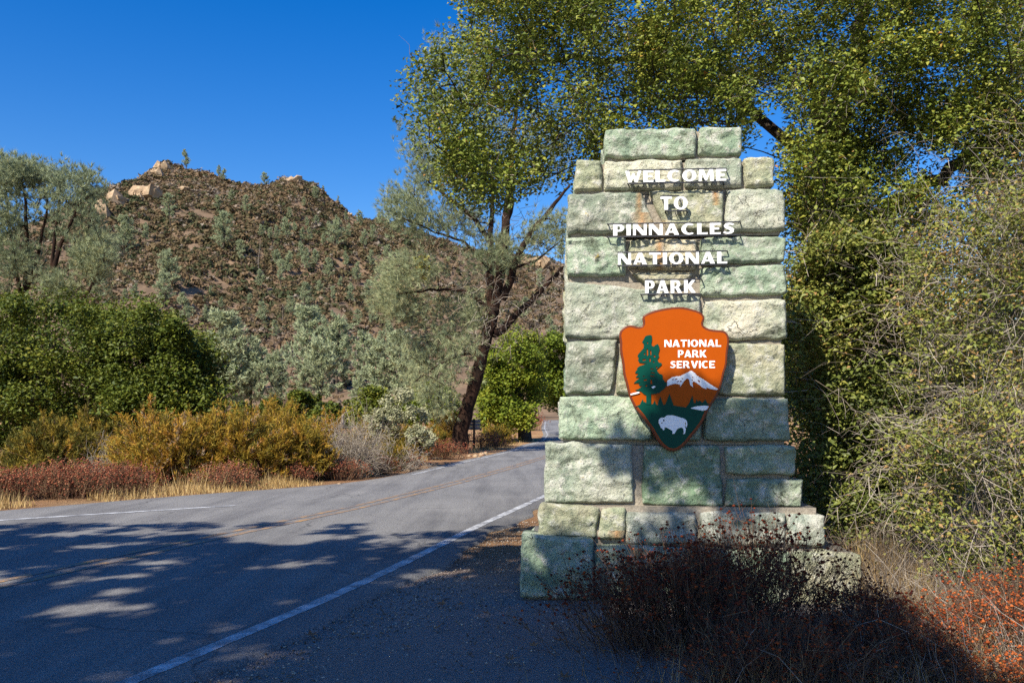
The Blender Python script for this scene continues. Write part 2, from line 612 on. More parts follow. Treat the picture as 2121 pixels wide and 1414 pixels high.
M['ground'] = ground_mat()
M['asphalt'] = asphalt_mat()
M['white_line'] = paint_mat('worn_white_paint', (.74, .75, .76), .50)
M['yellow_line'] = paint_mat('worn_yellow_paint', (.60, .30, .04), .45)
M['hill'] = hill_mat()
M['rock'] = rock_mat()
M['mortar'] = mortar_mat()

# ---------------------------------------------------------------- terrain
RIDGE_Y = 420.0
_rp = np.array([(-2500, 760), (-1500, 720), (-800, 640), (-300, 590), (0, 530), (100, 492), (200, 455), (262, 410), (300, 384), (330, 352), (352, 342), (385, 356),
                (440, 370), (500, 390), (545, 392), (600, 375), (645, 384), (690, 424), (740, 464), (790, 462), (850, 488),
                (900, 505), (1000, 525), (1100, 535), (1170, 552), (1400, 600), (1800, 640), (2300, 690), (3500, 740), (5000, 780)], float)
_rx = (_rp[:, 0] - 1060.5) / F * RIDGE_Y
_rz = (HOR - _rp[:, 1]) / F * RIDGE_Y + CAMZ

def flat_z(Y):
    return 1.5 * sstep(58, 135, Y)

def hill_z(X, Y):
    X = np.asarray(X, float)
    Y = np.asarray(Y, float)
    t = (Y - 120.0) / (RIDGE_Y - 120.0)
    sh = np.where(t < 0, t * .15, np.where(t < 1, .80 * t + .20 * t * t * t, 1 - .45 * ((t - 1) / .8) ** 2))
    foot = 1.0 - .25 * (1 - sstep(0, .3, t))
    z = np.interp(X, _rx, _rz) * sh * foot
    am = np.clip(t, 0, 1) * (1 - .75 * sstep(.75, 1.0, t))
    # spurs and gullies running down towards the viewer and to the right
    g = fbm((X - .55 * Y) / 42.0, (Y + .3 * X) / 210.0, 0.0, 4, 5, True)
    z = z + am * 11.0 * g + am * 3.0 * fbm(X / 26.0, Y / 26.0, 0, 3, 9)
    z = z + np.clip(t, 0, 1) * .9 * fbm(X / 8.0, Y / 8.0, 0, 2, 3)
    return z - .8 + 1.5 * sstep(58, 135, Y)

def ground_z(X, Y):
    return np.maximum(flat_z(Y), np.where(np.asarray(Y) > 100, hill_z(X, Y), -5))

def drop(px, py, ymin=40.0, ymax=640.0):
    """where the ray of a photo pixel meets the terrain"""
    Ys = np.linspace(ymin, ymax, 1500)
    Xs = (px - 1060.5) / F * Ys
    zs = CAMZ - (py - HOR) / F * Ys
    hit = np.nonzero(ground_z(Xs, Ys) >= zs)[0]
    i = hit[0] if len(hit) else np.argmin(zs - ground_z(Xs, Ys))
    return np.array((Xs[i], Ys[i], float(ground_z(Xs[i], Ys[i]))))

def grid_mesh(name, xs, ys, zf, smooth=True):
    X, Y = np.meshgrid(xs, ys)
    Z = zf(X, Y)
    nx, ny = len(xs), len(ys)
    i = np.arange(nx * ny).reshape(ny, nx)
    q = np.stack([i[:-1, :-1], i[:-1, 1:], i[1:, 1:], i[1:, :-1]], -1).reshape(-1, 4)
    return raw_mesh(name, np.stack([X, Y, Z], -1).reshape(-1, 3), [q], None, smooth)

xs = np.unique(np.concatenate([np.linspace(-2500, 2500, 41), np.linspace(-60, 60, 41), np.linspace(-4, 6, 61)]))
ys = np.unique(np.concatenate([np.linspace(-400, 2500, 41), np.linspace(-10, 60, 71), np.linspace(60, 140, 41), np.linspace(3, 12, 61)]))
def gz(X, Y):
    near = np.exp(-((X - 1) / 6) ** 2 - ((Y - 6) / 8) ** 2)
    road = sstep(.2, 1.0, X - np.interp(Y, RW[:, 0], RW[:, 1]))
    return flat_z(Y) - .030 + near * road * .028 * fbm(X * 1.7, Y * 1.7, 0, 3, 21)
# right white line: (Y, X)
RW = np.array([(-12, -6.8), (-6, -5.05), (0, -3.35), (4.55, -2.05), (5.8, -1.70), (6.7, -1.44), (8, -1.14), (9.5, -.82), (11.1, -.5), (13.4, .05), (15.7, .58), (19.3, 1.42),
               (25, 2.65), (32.5, 4.05), (38, 4.9), (45, 5.95), (57, 7.5), (73.6, 8.7), (90, 9.3), (130, 11.2), (190, 15)], float)
CY = np.array([(-12, -9.9), (-6, -8.1), (0, -6.4), (4.5, -5.13), (7.28, -4.37), (9.16, -3.88), (9.98, -3.64), (13.7, -2.50), (19.3, -1.21), (25, -.08), (32.5, 1.25),
               (38, 2.1), (45, 3.05), (57, 4.6), (73.6, 5.75), (90, 6.25), (130, 8.0), (190, 12)], float)
LE = np.array([(-12, -24.5), (0, -16.7), (9, -10.7), (13.2, -7.93), (14.1, -7.28), (15.5, -6.4), (17.0, -5.2), (18.3, -4.0), (19.6, -3.45), (21.9, -2.9), (25.2, -2.42), (29.1, -1.85), (33, -1.2),
               (38.6, -.36), (48, .55), (57, 1.7), (73.6, 2.75), (90, 3.1), (130, 4.8), (190, 9)], float)
def cur(T, Y):
    """smoothed curve through the control points"""
    return sum(np.interp(np.asarray(Y) + d, T[:, 0], T[:, 1]) for d in (-.9, -.45, 0, .45, .9)) / 5

ground = link('ground', grid_mesh('ground', xs, ys, gz), M['ground'])
tag(ground, kind='structure')
hx = np.arange(-900, 900.1, 7.0)
hy = np.concatenate([np.arange(112, 470, 4.5), np.arange(470, 720, 10)])
hill = link('hill', grid_mesh('hill', hx, hy, hill_z), M['hill'])
tag(hill, kind='structure')

# road: one raised sheet with worn edges
st = np.concatenate([np.arange(-11, 3, .6), np.arange(3, 18, .1), np.arange(18, 60, .4), np.arange(60, 188, 2.0)])
def strip(name, left, right, ys_, z, mat, cols=2, parent=None, skirt=0.0):
    u = np.linspace(0, 1, cols)
    X = left[:, None] * (1 - u) + right[:, None] * u
    Y = np.repeat(ys_[:, None], cols, 1)
    Z = flat_z(Y) + z
    V = np.stack([X, Y, Z], -1)
    if skirt:
        a = V[:, :1].copy(); a[..., 2] -= skirt; a[..., 0] -= skirt * .8
        b_ = V[:, -1:].copy(); b_[..., 2] -= skirt; b_[..., 0] += skirt * .8
        V = np.concatenate([a, V, b_], 1)
    n, c = V.shape[:2]
    i = np.arange(n * c).reshape(n, c)
    q = np.stack([i[:-1, :-1], i[:-1, 1:], i[1:, 1:], i[1:, :-1]], -1).reshape(-1, 4)
    return link(name, raw_mesh(name, V.reshape(-1, 3), [q]), mat, parent)
rl = cur(LE, st) + .06 * fbm(st * .9, 0 * st, 0, 3, 31)
rr = cur(RW, st) + .30 + .16 * fbm(st * 1.1, 0 * st + 4, 0, 4, 33) + .10 * sstep(.1, .4, fbm(st * .7, 0 * st + 9, 0, 2, 37))
road = tag(strip('road', rl, rr, st, 0.0, M['asphalt'], 12, None, .045), kind='structure')
e = .012 * fbm(st * 3, 0 * st, 0, 3, 41)
wl = strip('edge_line', cur(RW, st) - .06 + e, cur(RW, st) + .06 - e, st, .004, M['white_line'], 2, road)
for k, off in enumerate((-.115, .115)):
    strip('centre_line', cur(CY, st) + off - .05, cur(CY, st) + off + .05, st, .004, M['yellow_line'], 2, road)
s2 = np.arange(22, 130, .5)
strip('edge_line', cur(LE, s2) + .28, cur(LE, s2) + .38, s2, .004, M['white_line'], 2, road)
# the white line that swings off to the left
P0, P1 = at(-700, 1133, 1), at(482, 1046.5, 1)
g0 = np.array([(-12.5, 7.9), (-7.15, 11.95), (-4.55, 14.02)])
tt = np.linspace(0, 1, 60)
gx = np.interp(tt, (0, .68, 1), g0[:, 0]); gy = np.interp(tt, (0, .68, 1), g0[:, 1])
dn = np.array((.62, -.78)) * .065
V = np.concatenate([np.stack([gx - dn[0], gy - dn[1], 0 * gx + .0045], 1), np.stack([gx + dn[0], gy + dn[1], 0 * gx + .0045], 1)])
i = np.arange(59)
link('turn_line', raw_mesh('turn_line', V, [np.stack([i, i + 60, i + 61, i + 1], 1)]), M['white_line'], road)

# ---------------------------------------------------------------- stone pillar
TH = R(4.0)
PO = np.array((1.40, 6.70, -0.03))
UX = np.array((math.cos(TH), -math.sin(TH), 0))
BK = np.array((math.sin(TH), math.cos(TH), 0))
def loc(px, py, s):
    """photo pixel -> pillar coordinates (u along the face, w up) on the plane s metres behind the plinth face"""
    d = np.array(((px - 1060.5) / F, 1, -(py - HOR) / F))
    c = np.array((0, 0, CAMZ)) - PO
    t = (s - c @ BK) / (d @ BK)
    p = c + t * d
    return np.array((p @ UX, p[2]))

RUST = []
for (px, y0, y1, wpx) in ((1323, 396, 485, 9), (1356, 455, 470, 34), (1366, 486, 560, 12), (1483, 392, 425, 9), (1330, 440, 465, 26), (1276, 1090, 1118, 25)):
    a = loc(px, y0, .40); b_ = loc(px, y1, .40)
    RUST.append((float(a[0]), float(a[1]), float(b_[1]), wpx / 262.0))
M['stone'] = stone_mat()
_nt = M['stone'].node_tree
# shift the pattern from stone to stone
_oi = _nt.nodes.new("ShaderNodeObjectInfo")
_mul = _nt.nodes.new("ShaderNodeMath"); _mul.operation = 'MULTIPLY'; _mul.inputs[1].default_value = 37.0
_nt.links.new(_oi.outputs['Random'], _mul.inputs[0])
_va = _nt.nodes.new("ShaderNodeVectorMath"); _va.operation = 'ADD'
_tc = [n for n in _nt.nodes if n.type == 'TEX_COORD'][0]
for l in list(_nt.links):
    if l.from_node == _tc and l.to_node.type == 'TEX_NOISE':
        s = l.to_socket
        _nt.links.remove(l)
        _nt.links.new(_va.outputs[0], s)
_nt.links.new(_tc.outputs['Object'], _va.inputs[0])
_nt.links.new(_mul.outputs[0], _va.inputs[1])

pillar = empty('stone_pillar', PO, -TH)
tag(pillar, 'tall stepped pillar of pale green rough stone blocks beside the road', 'pillar')

def stone_mesh(quad, depth, seed, rough=1.0, res=.013):
    """quad: four (u, w) corners, lower-left counter-clockwise; rock-faced block, face at y=0 growing to +y"""
    q = np.asarray(quad, float)
    wd = (np.linalg.norm(q[1] - q[0]) + np.linalg.norm(q[2] - q[3])) / 2
    ht = (np.linalg.norm(q[3] - q[0]) + np.linalg.norm(q[2] - q[1])) / 2
    nu, nv = max(6, int(wd / res)), max(6, int(ht / res))
    def samp(n, L):
        s = np.linspace(-1, 1, n)
        return np.sign(s) * (1 - (1 - np.abs(s)) ** 1.35)
    a, b_ = np.meshgrid(samp(nu, wd), samp(nv, ht))
    # rounded corners
    rc = .006
    a2 = a * (1 - rc / (wd / 2) * np.abs(b_) ** 10)
    b2 = b_ * (1 - rc / (ht / 2) * np.abs(a) ** 10)
    s, t = (a2 + 1) / 2, (b2 + 1) / 2
    p = (q[0] * ((1 - s) * (1 - t))[..., None] + q[1] * (s * (1 - t))[..., None] + q[2] * (s * t)[..., None] + q[3] * ((1 - s) * t)[..., None])
    u, w = p[..., 0], p[..., 1]
    so = seed * 13.7
    # ragged outline
    edge = np.maximum(np.abs(a), np.abs(b_)) ** 3
    u = u + edge * (.019 * fbm(u * 9 + so, w * 9, so, 4, 3)) * rough
    w = w + edge * (.019 * fbm(u * 9 + so + 5, w * 9, so, 4, 7)) * rough
    de = np.minimum((1 - np.abs(a)) * wd / 2, (1 - np.abs(b_)) * ht / 2)
    pil = .030 * (1 - np.exp(-de / .0065))
    n = .016 * fbm(u * 4 + so, w * 5, so, 3, 1) + .028 * (fbm(u * 6.5 + so, w * 9, so, 5, 2, True) - .35) + .012 * fbm(u * 24, w * 24, so, 3, 4)
    n = n + .026 * np.round(3.0 * fbm(u * 4.5 + so, w * 6 + so, so, 3, 6)) / 2.6
    y = .030 - pil - n * rough * (1 - .35 * edge)
    V = np.stack([u, y, w], -1)
    idx = np.arange(nu * nv).reshape(nv, nu)
    fr = np.stack([idx[:-1, :-1], idx[:-1, 1:], idx[1:, 1:], idx[1:, :-1]], -1).reshape(-1, 4)
    ring = np.concatenate([idx[0, :-1], idx[:-1, -1], idx[-1, :0:-1], idx[:0:-1, 0]])
    rv = V.reshape(-1, 3)[ring]
    cen = q.mean(0)
    layers, allv, k0 = [ring], [V.reshape(-1, 3)], nu * nv
    for dy, grow in ((.018, .004), (.06, .006), (depth * .5, .004), (depth, 0.0)):
        r = rv.copy()
        d2 = unit(r[:, [0, 2]] - cen)
        jit = .006 * fbm(r[:, 0] * 14 + so, r[:, 2] * 14, dy * 9, 3, 8)
        r[:, [0, 2]] += d2 * (grow + jit)[:, None] if np.ndim(jit) else 0
        r[:, 1] = np.maximum(dy, rv[:, 1] + .004)
        allv.append(r)
        layers.append(np.arange(k0, k0 + len(r)))
        k0 += len(r)
    faces = [fr]
    for A, B in zip(layers[:-1], layers[1:]):
        faces.append(np.stack([np.roll(A, -1), A, B, np.roll(B, -1)], -1))
    last = layers[-1]
    cap = np.array([[last[0], last[i + 1], last[i]] for i in range(1, len(last) - 1)])
    allf = np.concatenate(faces)
    return raw_mesh('stone', np.concatenate(allv), [cap, allf], None, True)

G0 = (1.0, 1.0, 1.0)
PALE = (1.34, 1.24, 1.20)
GREEN = (.80, .93, .84)
DEEP = (.66, .84, .70)
MINT = (.90, 1.04, .96)
TAN = (1.15, 1.0, .88)
GREY = (.95, .95, 1.02)
YEL = (1.06, .99, .86)
# setback, corners in photo pixels: lower-left, lower-right, upper-right, upper-left
ST = [
 (.43, [(1252, 326), (1442, 326), (1442, 262), (1255, 266)], MINT), (.44, [(1446, 321), (1538, 321), (1536, 260), (1449, 261)], GREEN),
 (.42, [(1191, 396), (1247, 395), (1248, 330), (1193, 331)], YEL), (.41, [(1251, 394), (1414, 393), (1415, 329), (1252, 331)], PALE),
 (.41, [(1419, 390), (1538, 387), (1538, 324), (1421, 328)], G0), (.42, [(1543, 388), (1606, 387), (1603, 324), (1543, 325)], YEL),
 (.40, [(1174, 485), (1362, 481), (1330, 397), (1177, 398)], G0), (.40, [(1382, 478), (1499, 478), (1500, 392), (1344, 394)], YEL),
 (.40, [(1505, 479), (1628, 477), (1626, 391), (1507, 391)], G0),
 (.39, [(1173, 573), (1296, 570), (1297, 489), (1173, 491)], MINT), (.39, [(1303, 556), (1444, 560), (1444, 494), (1303, 495)], TAN),
 (.39, [(1452, 549), (1629, 542), (1628, 488), (1453, 490)], MINT), (.39, [(1451, 615), (1630, 612), (1629, 547), (1451, 554)], MINT),
 (.385, [(1335, 590), (1415, 598), (1436, 564), (1309, 564)], TAN),
 (.38, [(1170, 701), (1452, 704), (1452, 612), (1171, 579)], G0), (.38, [(1458, 706), (1630, 704), (1629, 617), (1458, 622)], PALE),
 (.37, [(1172, 816), (1268, 815), (1279, 704), (1172, 706)], G0), (.37, [(1276, 817), (1478, 818), (1478, 712), (1288, 706)], YEL),
 (.37, [(1487, 819), (1629, 820), (1628, 711), (1487, 710)], YEL),
 (.34, [(1159, 911), (1352, 914), (1350, 822), (1160, 820)], MINT), (.34, [(1360, 915), (1452, 915), (1452, 824), (1358, 823)], GREEN),
 (.34, [(1460, 916), (1639, 914), (1634, 824), (1460, 826)], GREEN),
 (.26, [(1129, 1044), (1312, 1044), (1309, 921), (1128, 915)], G0), (.27, [(1330, 1047), (1500, 1051), (1492, 924), (1334, 921)], DEEP),
 (.26, [(1506, 986), (1648, 986), (1651, 922), (1503, 924)], GREEN), (.24, [(1505, 1050), (1664, 1052), (1665, 993), (1506, 992)], GREEN),
 (.15, [(1113, 1114), (1235, 1116), (1243, 1050), (1118, 1044)], YEL), (.15, [(1238, 1119), (1294, 1118), (1296, 1053), (1246, 1052)], YEL),
 (.15, [(1297, 1128), (1442, 1130), (1442, 1064), (1298, 1062)], GREY), (.15, [(1452, 1130), (1628, 1132), (1628, 1062), (1453, 1061)], GREY),
 (.16, [(1632, 1132), (1712, 1132), (1711, 1068), (1632, 1063)], GREY),
 (.0, [(1075, 1240), (1229, 1246), (1231, 1119), (1080, 1106)], GREEN), (.01, [(1232, 1248), (1464, 1250), (1465, 1138), (1233, 1133)], GREEN),
 (.01, [(1468, 1250), (1640, 1254), (1640, 1142), (1468, 1140)], GREEN), (.0, [(1643, 1258), (1786, 1258), (1787, 1148), (1643, 1142)], YEL),
]
srng = random.Random(5)
course_box = {}
for k, (s, q, colr) in enumerate(ST):
    lq = [loc(x, y, s) for x, y in q]
    lq = np.array(lq); lq = lq + np.array([(1, 2.8), (-1, 2.8), (-1, -1), (1, -1)]) * .0035
    me = stone_mesh(lq, .30, k + 1)
    o = link('stone', me, M['stone'], pillar)
    o.location = (0, s, 0)
    j = srng.uniform(.85, 1.08)
    o.color = (colr[0] * j, colr[1] * j, colr[2] * j, 1)
# mortar core, one block for each course, and rough stones round the other three sides
courses = [(.43, 1252, 1538, 262, 326), (.41, 1191, 1605, 326, 396), (.40, 1175, 1627, 392, 485), (.39, 1172, 1629, 488, 615), (.38, 1170, 1630, 578, 706),
           (.37, 1172, 1629, 705, 820), (.34, 1159, 1636, 821, 916), (.26, 1128, 1655, 916, 1050), (.15, 1114, 1711, 1046, 1132), (.0, 1076, 1786, 1106, 1258)]
acc = Acc()
DEP = 1.15
for k, (s, xa, xb, ya, yb) in enumerate(courses):
    a = loc(xa, yb, s); b_ = loc(xb, ya, s)
    u0, u1, w0, w1 = a[0] + .03, b_[0] - .03, a[1] - .02, b_[1] - .012 + .002 * k
    if k == 9: w1 = loc(1400, 1133, s)[1]
    if k >= 7:
        w1 -= .030; u0 += .03; u1 -= .03
    y0 = s + .066
    y1 = DEP + .42 - s - .04
    nx_, nz_ = 60, 16
    xx, zz = np.meshgrid(np.linspace(u0, u1, nx_), np.linspace(w0, w1, nz_))
    V = np.stack([xx, y0 + .010 * fbm(xx * 12, zz * 12, k, 3, 51), zz], -1).reshape(-1, 3)
    i = np.arange(nx_ * nz_).reshape(nz_, nx_)
    acc.add(V, np.stack([i[:-1, :-1], i[:-1, 1:], i[1:, 1:], i[1:, :-1]], -1).reshape(-1, 4))
    c8 = np.array([(u0, y0 + .02, w0), (u1, y0 + .02, w0), (u1, y1, w0), (u0, y1, w0), (u0, y0 + .02, w1), (u1, y0 + .02, w1), (u1, y1, w1), (u0, y1, w1)])
    acc.add(c8, [(3, 2, 1, 0), (4, 5, 6, 7), (1, 2, 6, 5), (2, 3, 7, 6), (3, 0, 4, 7)])
    # side and back stones
    d0, d1 = s + .32, DEP + .40 - s
    h0, h1 = w0 + .03, w1 - .012
    mid = (d0 + d1) / 2 + srng.uniform(-.12, .12)
    for (lo, hi) in ((d0, mid - .012), (mid + .012, d1)):
        for side in (-1, 1):
            me = stone_mesh([(lo, h0), (hi, h0), (hi, h1), (lo, h1)], .20, 100 + k * 7 + side + int(lo * 10), 1.0, .03)
            o = link('stone', me, M['stone'], pillar)
            if side < 0:
                o.rotation_euler = (0, 0, R(-90)); o.location = (u0 - .032, 0, 0)
                o.scale = (-1, 1, 1)
            else:
                o.rotation_euler = (0, 0, R(90)); o.location = (u1 + .032, 0, 0)
            c = srng.choice([G0, MINT, GREEN, YEL]); o.color = (*c, 1)
    nb = 3 if u1 - u0 > 1.5 else 2
    cuts = np.linspace(u0 - .02, u1 + .02, nb + 1)
    for a_, c_ in zip(cuts[:-1], cuts[1:]):
        me = stone_mesh([(-c_ + .012, h0), (-a_ - .012, h0), (-a_ - .012, h1), (-c_ + .012, h1)], .20, 300 + k * 5 + int(a_ * 9), 1.0, .04)
        o = link('stone', me, M['stone'], pillar)
        o.rotation_euler = (0, 0, R(180)); o.location = (0, d1 + .03, 0)
        c = srng.choice([G0, MINT, GREEN, YEL]); o.color = (*c, 1)
link('mortar', acc.mesh('mortar'), M['mortar'], pillar)

# ---------------------------------------------------------------- lettering
M['white_metal'] = plain('white_painted_letter', (.80, .80, .79), .5, .3, 0, .10, 14)
M['dark_rod'] = plain('dark_metal_rod', (.055, .055, .065), .45, .5, .6, .2, 30)

def arc(cx, cy, rx, ry, a0, a1, n=14):
    t = np.radians(np.linspace(a0, a1, n))
    return [(cx + rx * math.cos(x), cy + ry * math.sin(x)) for x in t]

def glyph(ch, s=.30, t=.165):
    """outline loops of a heavy wide capital of height 1 -> (width, loops)"""
    if ch == 'I': return s, [[(0, 0), (s, 0), (s, 1), (0, 1)]]
    if ch == 'L': return .74, [[(0, 0), (.74, 0), (.74, t + .04), (.70, t), (s, t), (s, 1), (0, 1)]]
    if ch == 'E': return .76, [[(0, 0), (.76, 0), (.76, t + .03), (.72, t), (s, t), (s, .42), (.66, .42), (.66, .58), (s, .58), (s, 1 - t), (.72, 1 - t), (.76, .97 - t), (.76, 1), (0, 1)]]
    if ch == 'T': return .86, [[(.28, 0), (.28 + s, 0), (.28 + s, 1 - t), (.82, 1 - t), (.86, .96 - t), (.86, 1), (0, 1), (0, .96 - t), (.04, 1 - t), (.28, 1 - t)]]
    if ch == 'N': return .98, [[(0, 0), (.20, 0), (.20, .64), (.66, 0), (.98, 0), (.98, 1), (.78, 1), (.78, .36), (.32, 1), (0, 1)]]
    if ch == 'M': return 1.16, [[(0, 0), (.22, 0), (.27, .60), (.50, .04), (.63, .04), (.84, .60), (.87, 0), (1.16, 0), (1.09, 1), (.82, 1), (.585, .44), (.36, 1), (.06, 1)]]
    if ch == 'W': return 1.22, [[(0, 1), (.28, 1), (.43, .40), (.53, .78), (.70, .78), (.83, .40), (.99, 1), (1.22, 1), (.95, 0), (.73, 0), (.605, .42), (.47, 0), (.26, 0)][::-1]]
    if ch == 'A': return 1.02, [[(0, 0), (.22, 0), (.29, .19), (.62, .19), (.68, 0), (1.02, 0), (.65, 1), (.37, 1)], [(.345, .35), (.455, .70), (.57, .35)]]
    if ch == 'K': return .98, [[(0, 0), (s, 0), (s, .40), (.62, 0), (.98, 0), (.56, .54), (.92, 1), (.66, 1), (s, .62), (s, 1), (0, 1)]]
    if ch == 'V': return .98, [[(.34, 0), (.62, 0), (.98, 1), (.72, 1), (.50, .34), (.28, 1), (0, 1)]]
    if ch == 'P': return .80, [[(0, 0), (s, 0), (s, .36)] + arc(.46, .68, .34, .32, -90, 90) + [(0, 1)], [(s, .51)] + [(s, .84)] + arc(.40, .675, .125, .165, 90, -90, 10)]
    if ch == 'R': return .96, [[(0, 0), (s, 0), (s, .38), (.40, .38), (.62, 0), (.96, 0), (.68, .43)] + arc(.46, .705, .35, .295, -52, 90) + [(0, 1)], [(s, .52), (s, .85)] + arc(.40, .685, .13, .165, 90, -90, 10)]
    if ch == 'O': return 1.06, [arc(.53, .5, .53, .515, 0, 348, 32), arc(.53, .5, .22, .37, 0, 340, 24)[::-1]]
    if ch == 'C': return .96, [arc(.53, .5, .53, .515, 48, 312, 28) + arc(.58, .5, .27, .36, 302, 58, 22)]
    if ch == 'S':
        cen = [(.74, .83), (.60, .90), (.42, .915), (.25, .86), (.19, .75), (.24, .64), (.42, .545), (.56, .47), (.66, .37), (.65, .24), (.54, .13), (.36, .085), (.20, .11), (.06, .20)]
        wid = [.17, .15, .165, .20, .25, .27, .28, .28, .27, .25, .20, .165, .15, .17]
        c = np.array(cen); w = np.array(wid) * (s / .30) ** .5
        d = unit(np.gradient(c, axis=0)); nn = np.stack([-d[:, 1], d[:, 0]], 1)
        return .82, [[tuple(x) for x in c + nn * w[:, None] / 2][::-1] + [tuple(x) for x in c - nn * w[:, None] / 2]]
    raise KeyError(ch)

def loops_mesh(name, loops, extrude, bevel=0.0, fill='BOTH'):
    """flat outline loops (x, y) -> solid mesh lying in the x-z plane, front towards -y"""
    cu = bpy.data.curves.new(name, 'CURVE')
    cu.dimensions = '2D'
    cu.fill_mode = fill
    cu.extrude = extrude
    cu.bevel_depth = bevel
    cu.bevel_resolution = 1
    for lp in loops:
        sp = cu.splines.new('POLY')
        sp.points.add(len(lp) - 1)
        for p, (x, y) in zip(sp.points, lp):
            p.co = (x, y, 0, 1)
        sp.use_cyclic_u = True
    tmp = bpy.data.objects.new('tmp', cu)
    me = bpy.data.meshes.new_from_object(tmp)
    bpy.data.objects.remove(tmp)
    bpy.data.curves.remove(cu)
    me.name = name
    co = np.empty(len(me.vertices) * 3)
    me.vertices.foreach_get("co", co)
    co = co.reshape(-1, 3)
    co = np.stack([co[:, 0], -co[:, 2], co[:, 1]], 1)
    me.vertices.foreach_set("co", co.ravel())
    me.update()
    return me

SL = .328      # plane of the lettering
def pil(u, s, w):
    return PO + UX * u + BK * s + np.array((0, 0, w))

def word(text, xa, xb, yt, yb, rod_top, rod_bot, label, yt2=None):
    a = loc(xa, (yt + yb) / 2 + (yb - yt) / 2, SL)
    b_ = loc(xb, (yt + yb) / 2 - (yb - yt) / 2, SL)
    H, Wd = b_[1] - a[1], b_[0] - a[0]
    root = empty('sign_lettering', pil(a[0], SL, a[1]), -TH)
    tag(root, label, 'lettering', 'lines of white letters on the pillar')
    gap = .17
    gl = [glyph(c) for c in text]
    tot = sum(g[0] for g in gl) + gap * (len(gl) - 1)
    kx = Wd / tot
    x = 0
    for g in gl:
        me = loops_mesh('letter', [[(p * kx, q * H) for p, q in lp] for lp in g[1]], .006)
        link('letter', me, M['white_metal'], root, (x * kx, 0, 0))
        x += g[0] + gap
    for (px0, px1, w_, wall) in ((rod_top[0], rod_top[1], H + .008, 1), (rod_bot[0], rod_bot[1], -.008, 1)):
        u0 = loc(px0, yb, SL)[0] - a[0]
        u1 = loc(px1, yb, SL)[0] - a[0]
        ac = Acc()
        pts = np.array([(u0 + .03, .15, w_), (u0 + .005, .02, w_), (u0, .008, w_), (u0 + .012, .006, w_), ((u0 + u1) / 2, .006, w_), (u1 - .012, .006, w_), (u1, .008, w_), (u1 + .006, .02, w_), (u1 + .03, .15, w_)])
        tubes(ac, pts, np.full(len(pts), .0058), 6)
        link('rod', ac.mesh('rod', True), M['dark_rod'], root)
    # two stand-offs into the wall
    for f_ in (.18, .55, .86):
        ac = Acc()
        pts = np.array([(Wd * f_, .006, -.008), (Wd * f_ + .006, .05, -.010), (Wd * f_ + .008, .15, -.012)])
        tubes(ac, pts, np.full(3, .004), 6)
        link('bracket', ac.mesh('bracket', True), M['dark_rod'], root)

word('WELCOME', 1295, 1504, 350.5, 378.5, (1299, 1504), (1300, 1498), 'topmost line of white metal letters reading WELCOME on the pillar')
word('TO', 1368, 1424, 407, 435, (1369, 1405), (1378, 1422), 'shortest line of white metal letters reading TO on the pillar')
word('PINNACLES', 1270, 1521, 461.5, 488.5, (1258, 1533), (1258, 1533), 'longest line of white metal letters, third from the top of the pillar')
word('NATIONAL', 1280, 1506, 521.5, 548.5, (1280, 1506), (1280, 1506), 'fourth line of white metal letters reading NATIONAL on the pillar')
word('PARK', 1336, 1441, 580, 607.5, (1336, 1453), (1327, 1452), 'lowest line of white metal letters reading PARK, just above the arrowhead sign')

# ---------------------------------------------------------------- arrowhead sign
SS = .245
def zp(pts, s=SS):
    """points read off an enlargement of the photo (4.16x from 1250, 620)"""
    return [tuple(loc(1250 + x / 4.16, 620 + y / 4.16, s) - AO) for x, y in pts]
AO = np.array((0., 0.))
AO = loc(1394, 936, SS)
OUT = [(590,68),(640,63),(690,65),(728,78),(765,85),(800,98),(835,103),(852,124),(865,140),(882,172),(858,195),(848,205),(850,222),(862,238),(885,246),(910,262),(945,263),(980,268),(1010,264),(1035,268),(1060,284),(1078,298),(1080,340),(1087,380),(1074,405),(1072,430),(1062,480),(1067,510),(1065,540),(1060,590),(1040,625),(1030,645),(1033,670),(1025,720),(1010,748),(1000,780),(988,830),(960,860),(940,890),(920,920),(905,945),(885,975),(880,1005),(868,1030),(850,1065),(825,1095),(812,1125),(795,1140),(765,1165),(745,1195),(722,1235),(690,1262),(665,1280),(640,1303),(600,1316),(555,1303),(530,1285),(508,1265),(480,1240),(462,1210),(445,1180),(432,1160),(420,1130),(403,1108),(380,1080),(360,1050),(345,1030),(330,1000),(300,970),(285,955),(272,940),(262,915),(248,895),(238,870),(226,850),(218,820),(208,790),(203,755),(193,720),(185,680),(165,645),(166,610),(172,570),(160,530),(148,490),(150,460),(138,430),(142,400),(152,370),(140,345),(128,320),(133,270),(165,245),(185,238),(200,225),(240,215),(262,230),(280,236),(310,246),(342,242),(352,215),(345,185),(330,165),(328,142),(370,125),(390,116),(410,105),(445,98),(480,85),(535,78)]
def inset(pts, d):
    p = np.array(pts, float)
    t = unit(np.roll(p, -1, 0) - np.roll(p, 1, 0))
    n = np.stack([-t[:, 1], t[:, 0]], 1)
    area = .5 * np.sum(p[:, 0] * np.roll(p[:, 1], -1) - np.roll(p[:, 0], -1) * p[:, 1])
    q = p + n * d * (1 if area > 0 else -1)
    for _ in range(2):
        q = .25 * np.roll(q, 1, 0) + .5 * q + .25 * np.roll(q, -1, 0)
    return [tuple(x) for x in q]
M['sign_edge'] = plain('brown_sign_edge', (.13, .025, .006), .4, .3, 0, .25, 25)
M['sign_orange'] = plain('orange_sign_face', (.36, .062, .0005), .42, .10, 0, .14, 5)
M['sign_green'] = plain('green_sign_paint', (.001, .052, .035), .42, .10, 0, .16, 5)
M['sign_white'] = plain('white_sign_paint', (.84, .84, .85), .45, .4, 0, .02, 10)
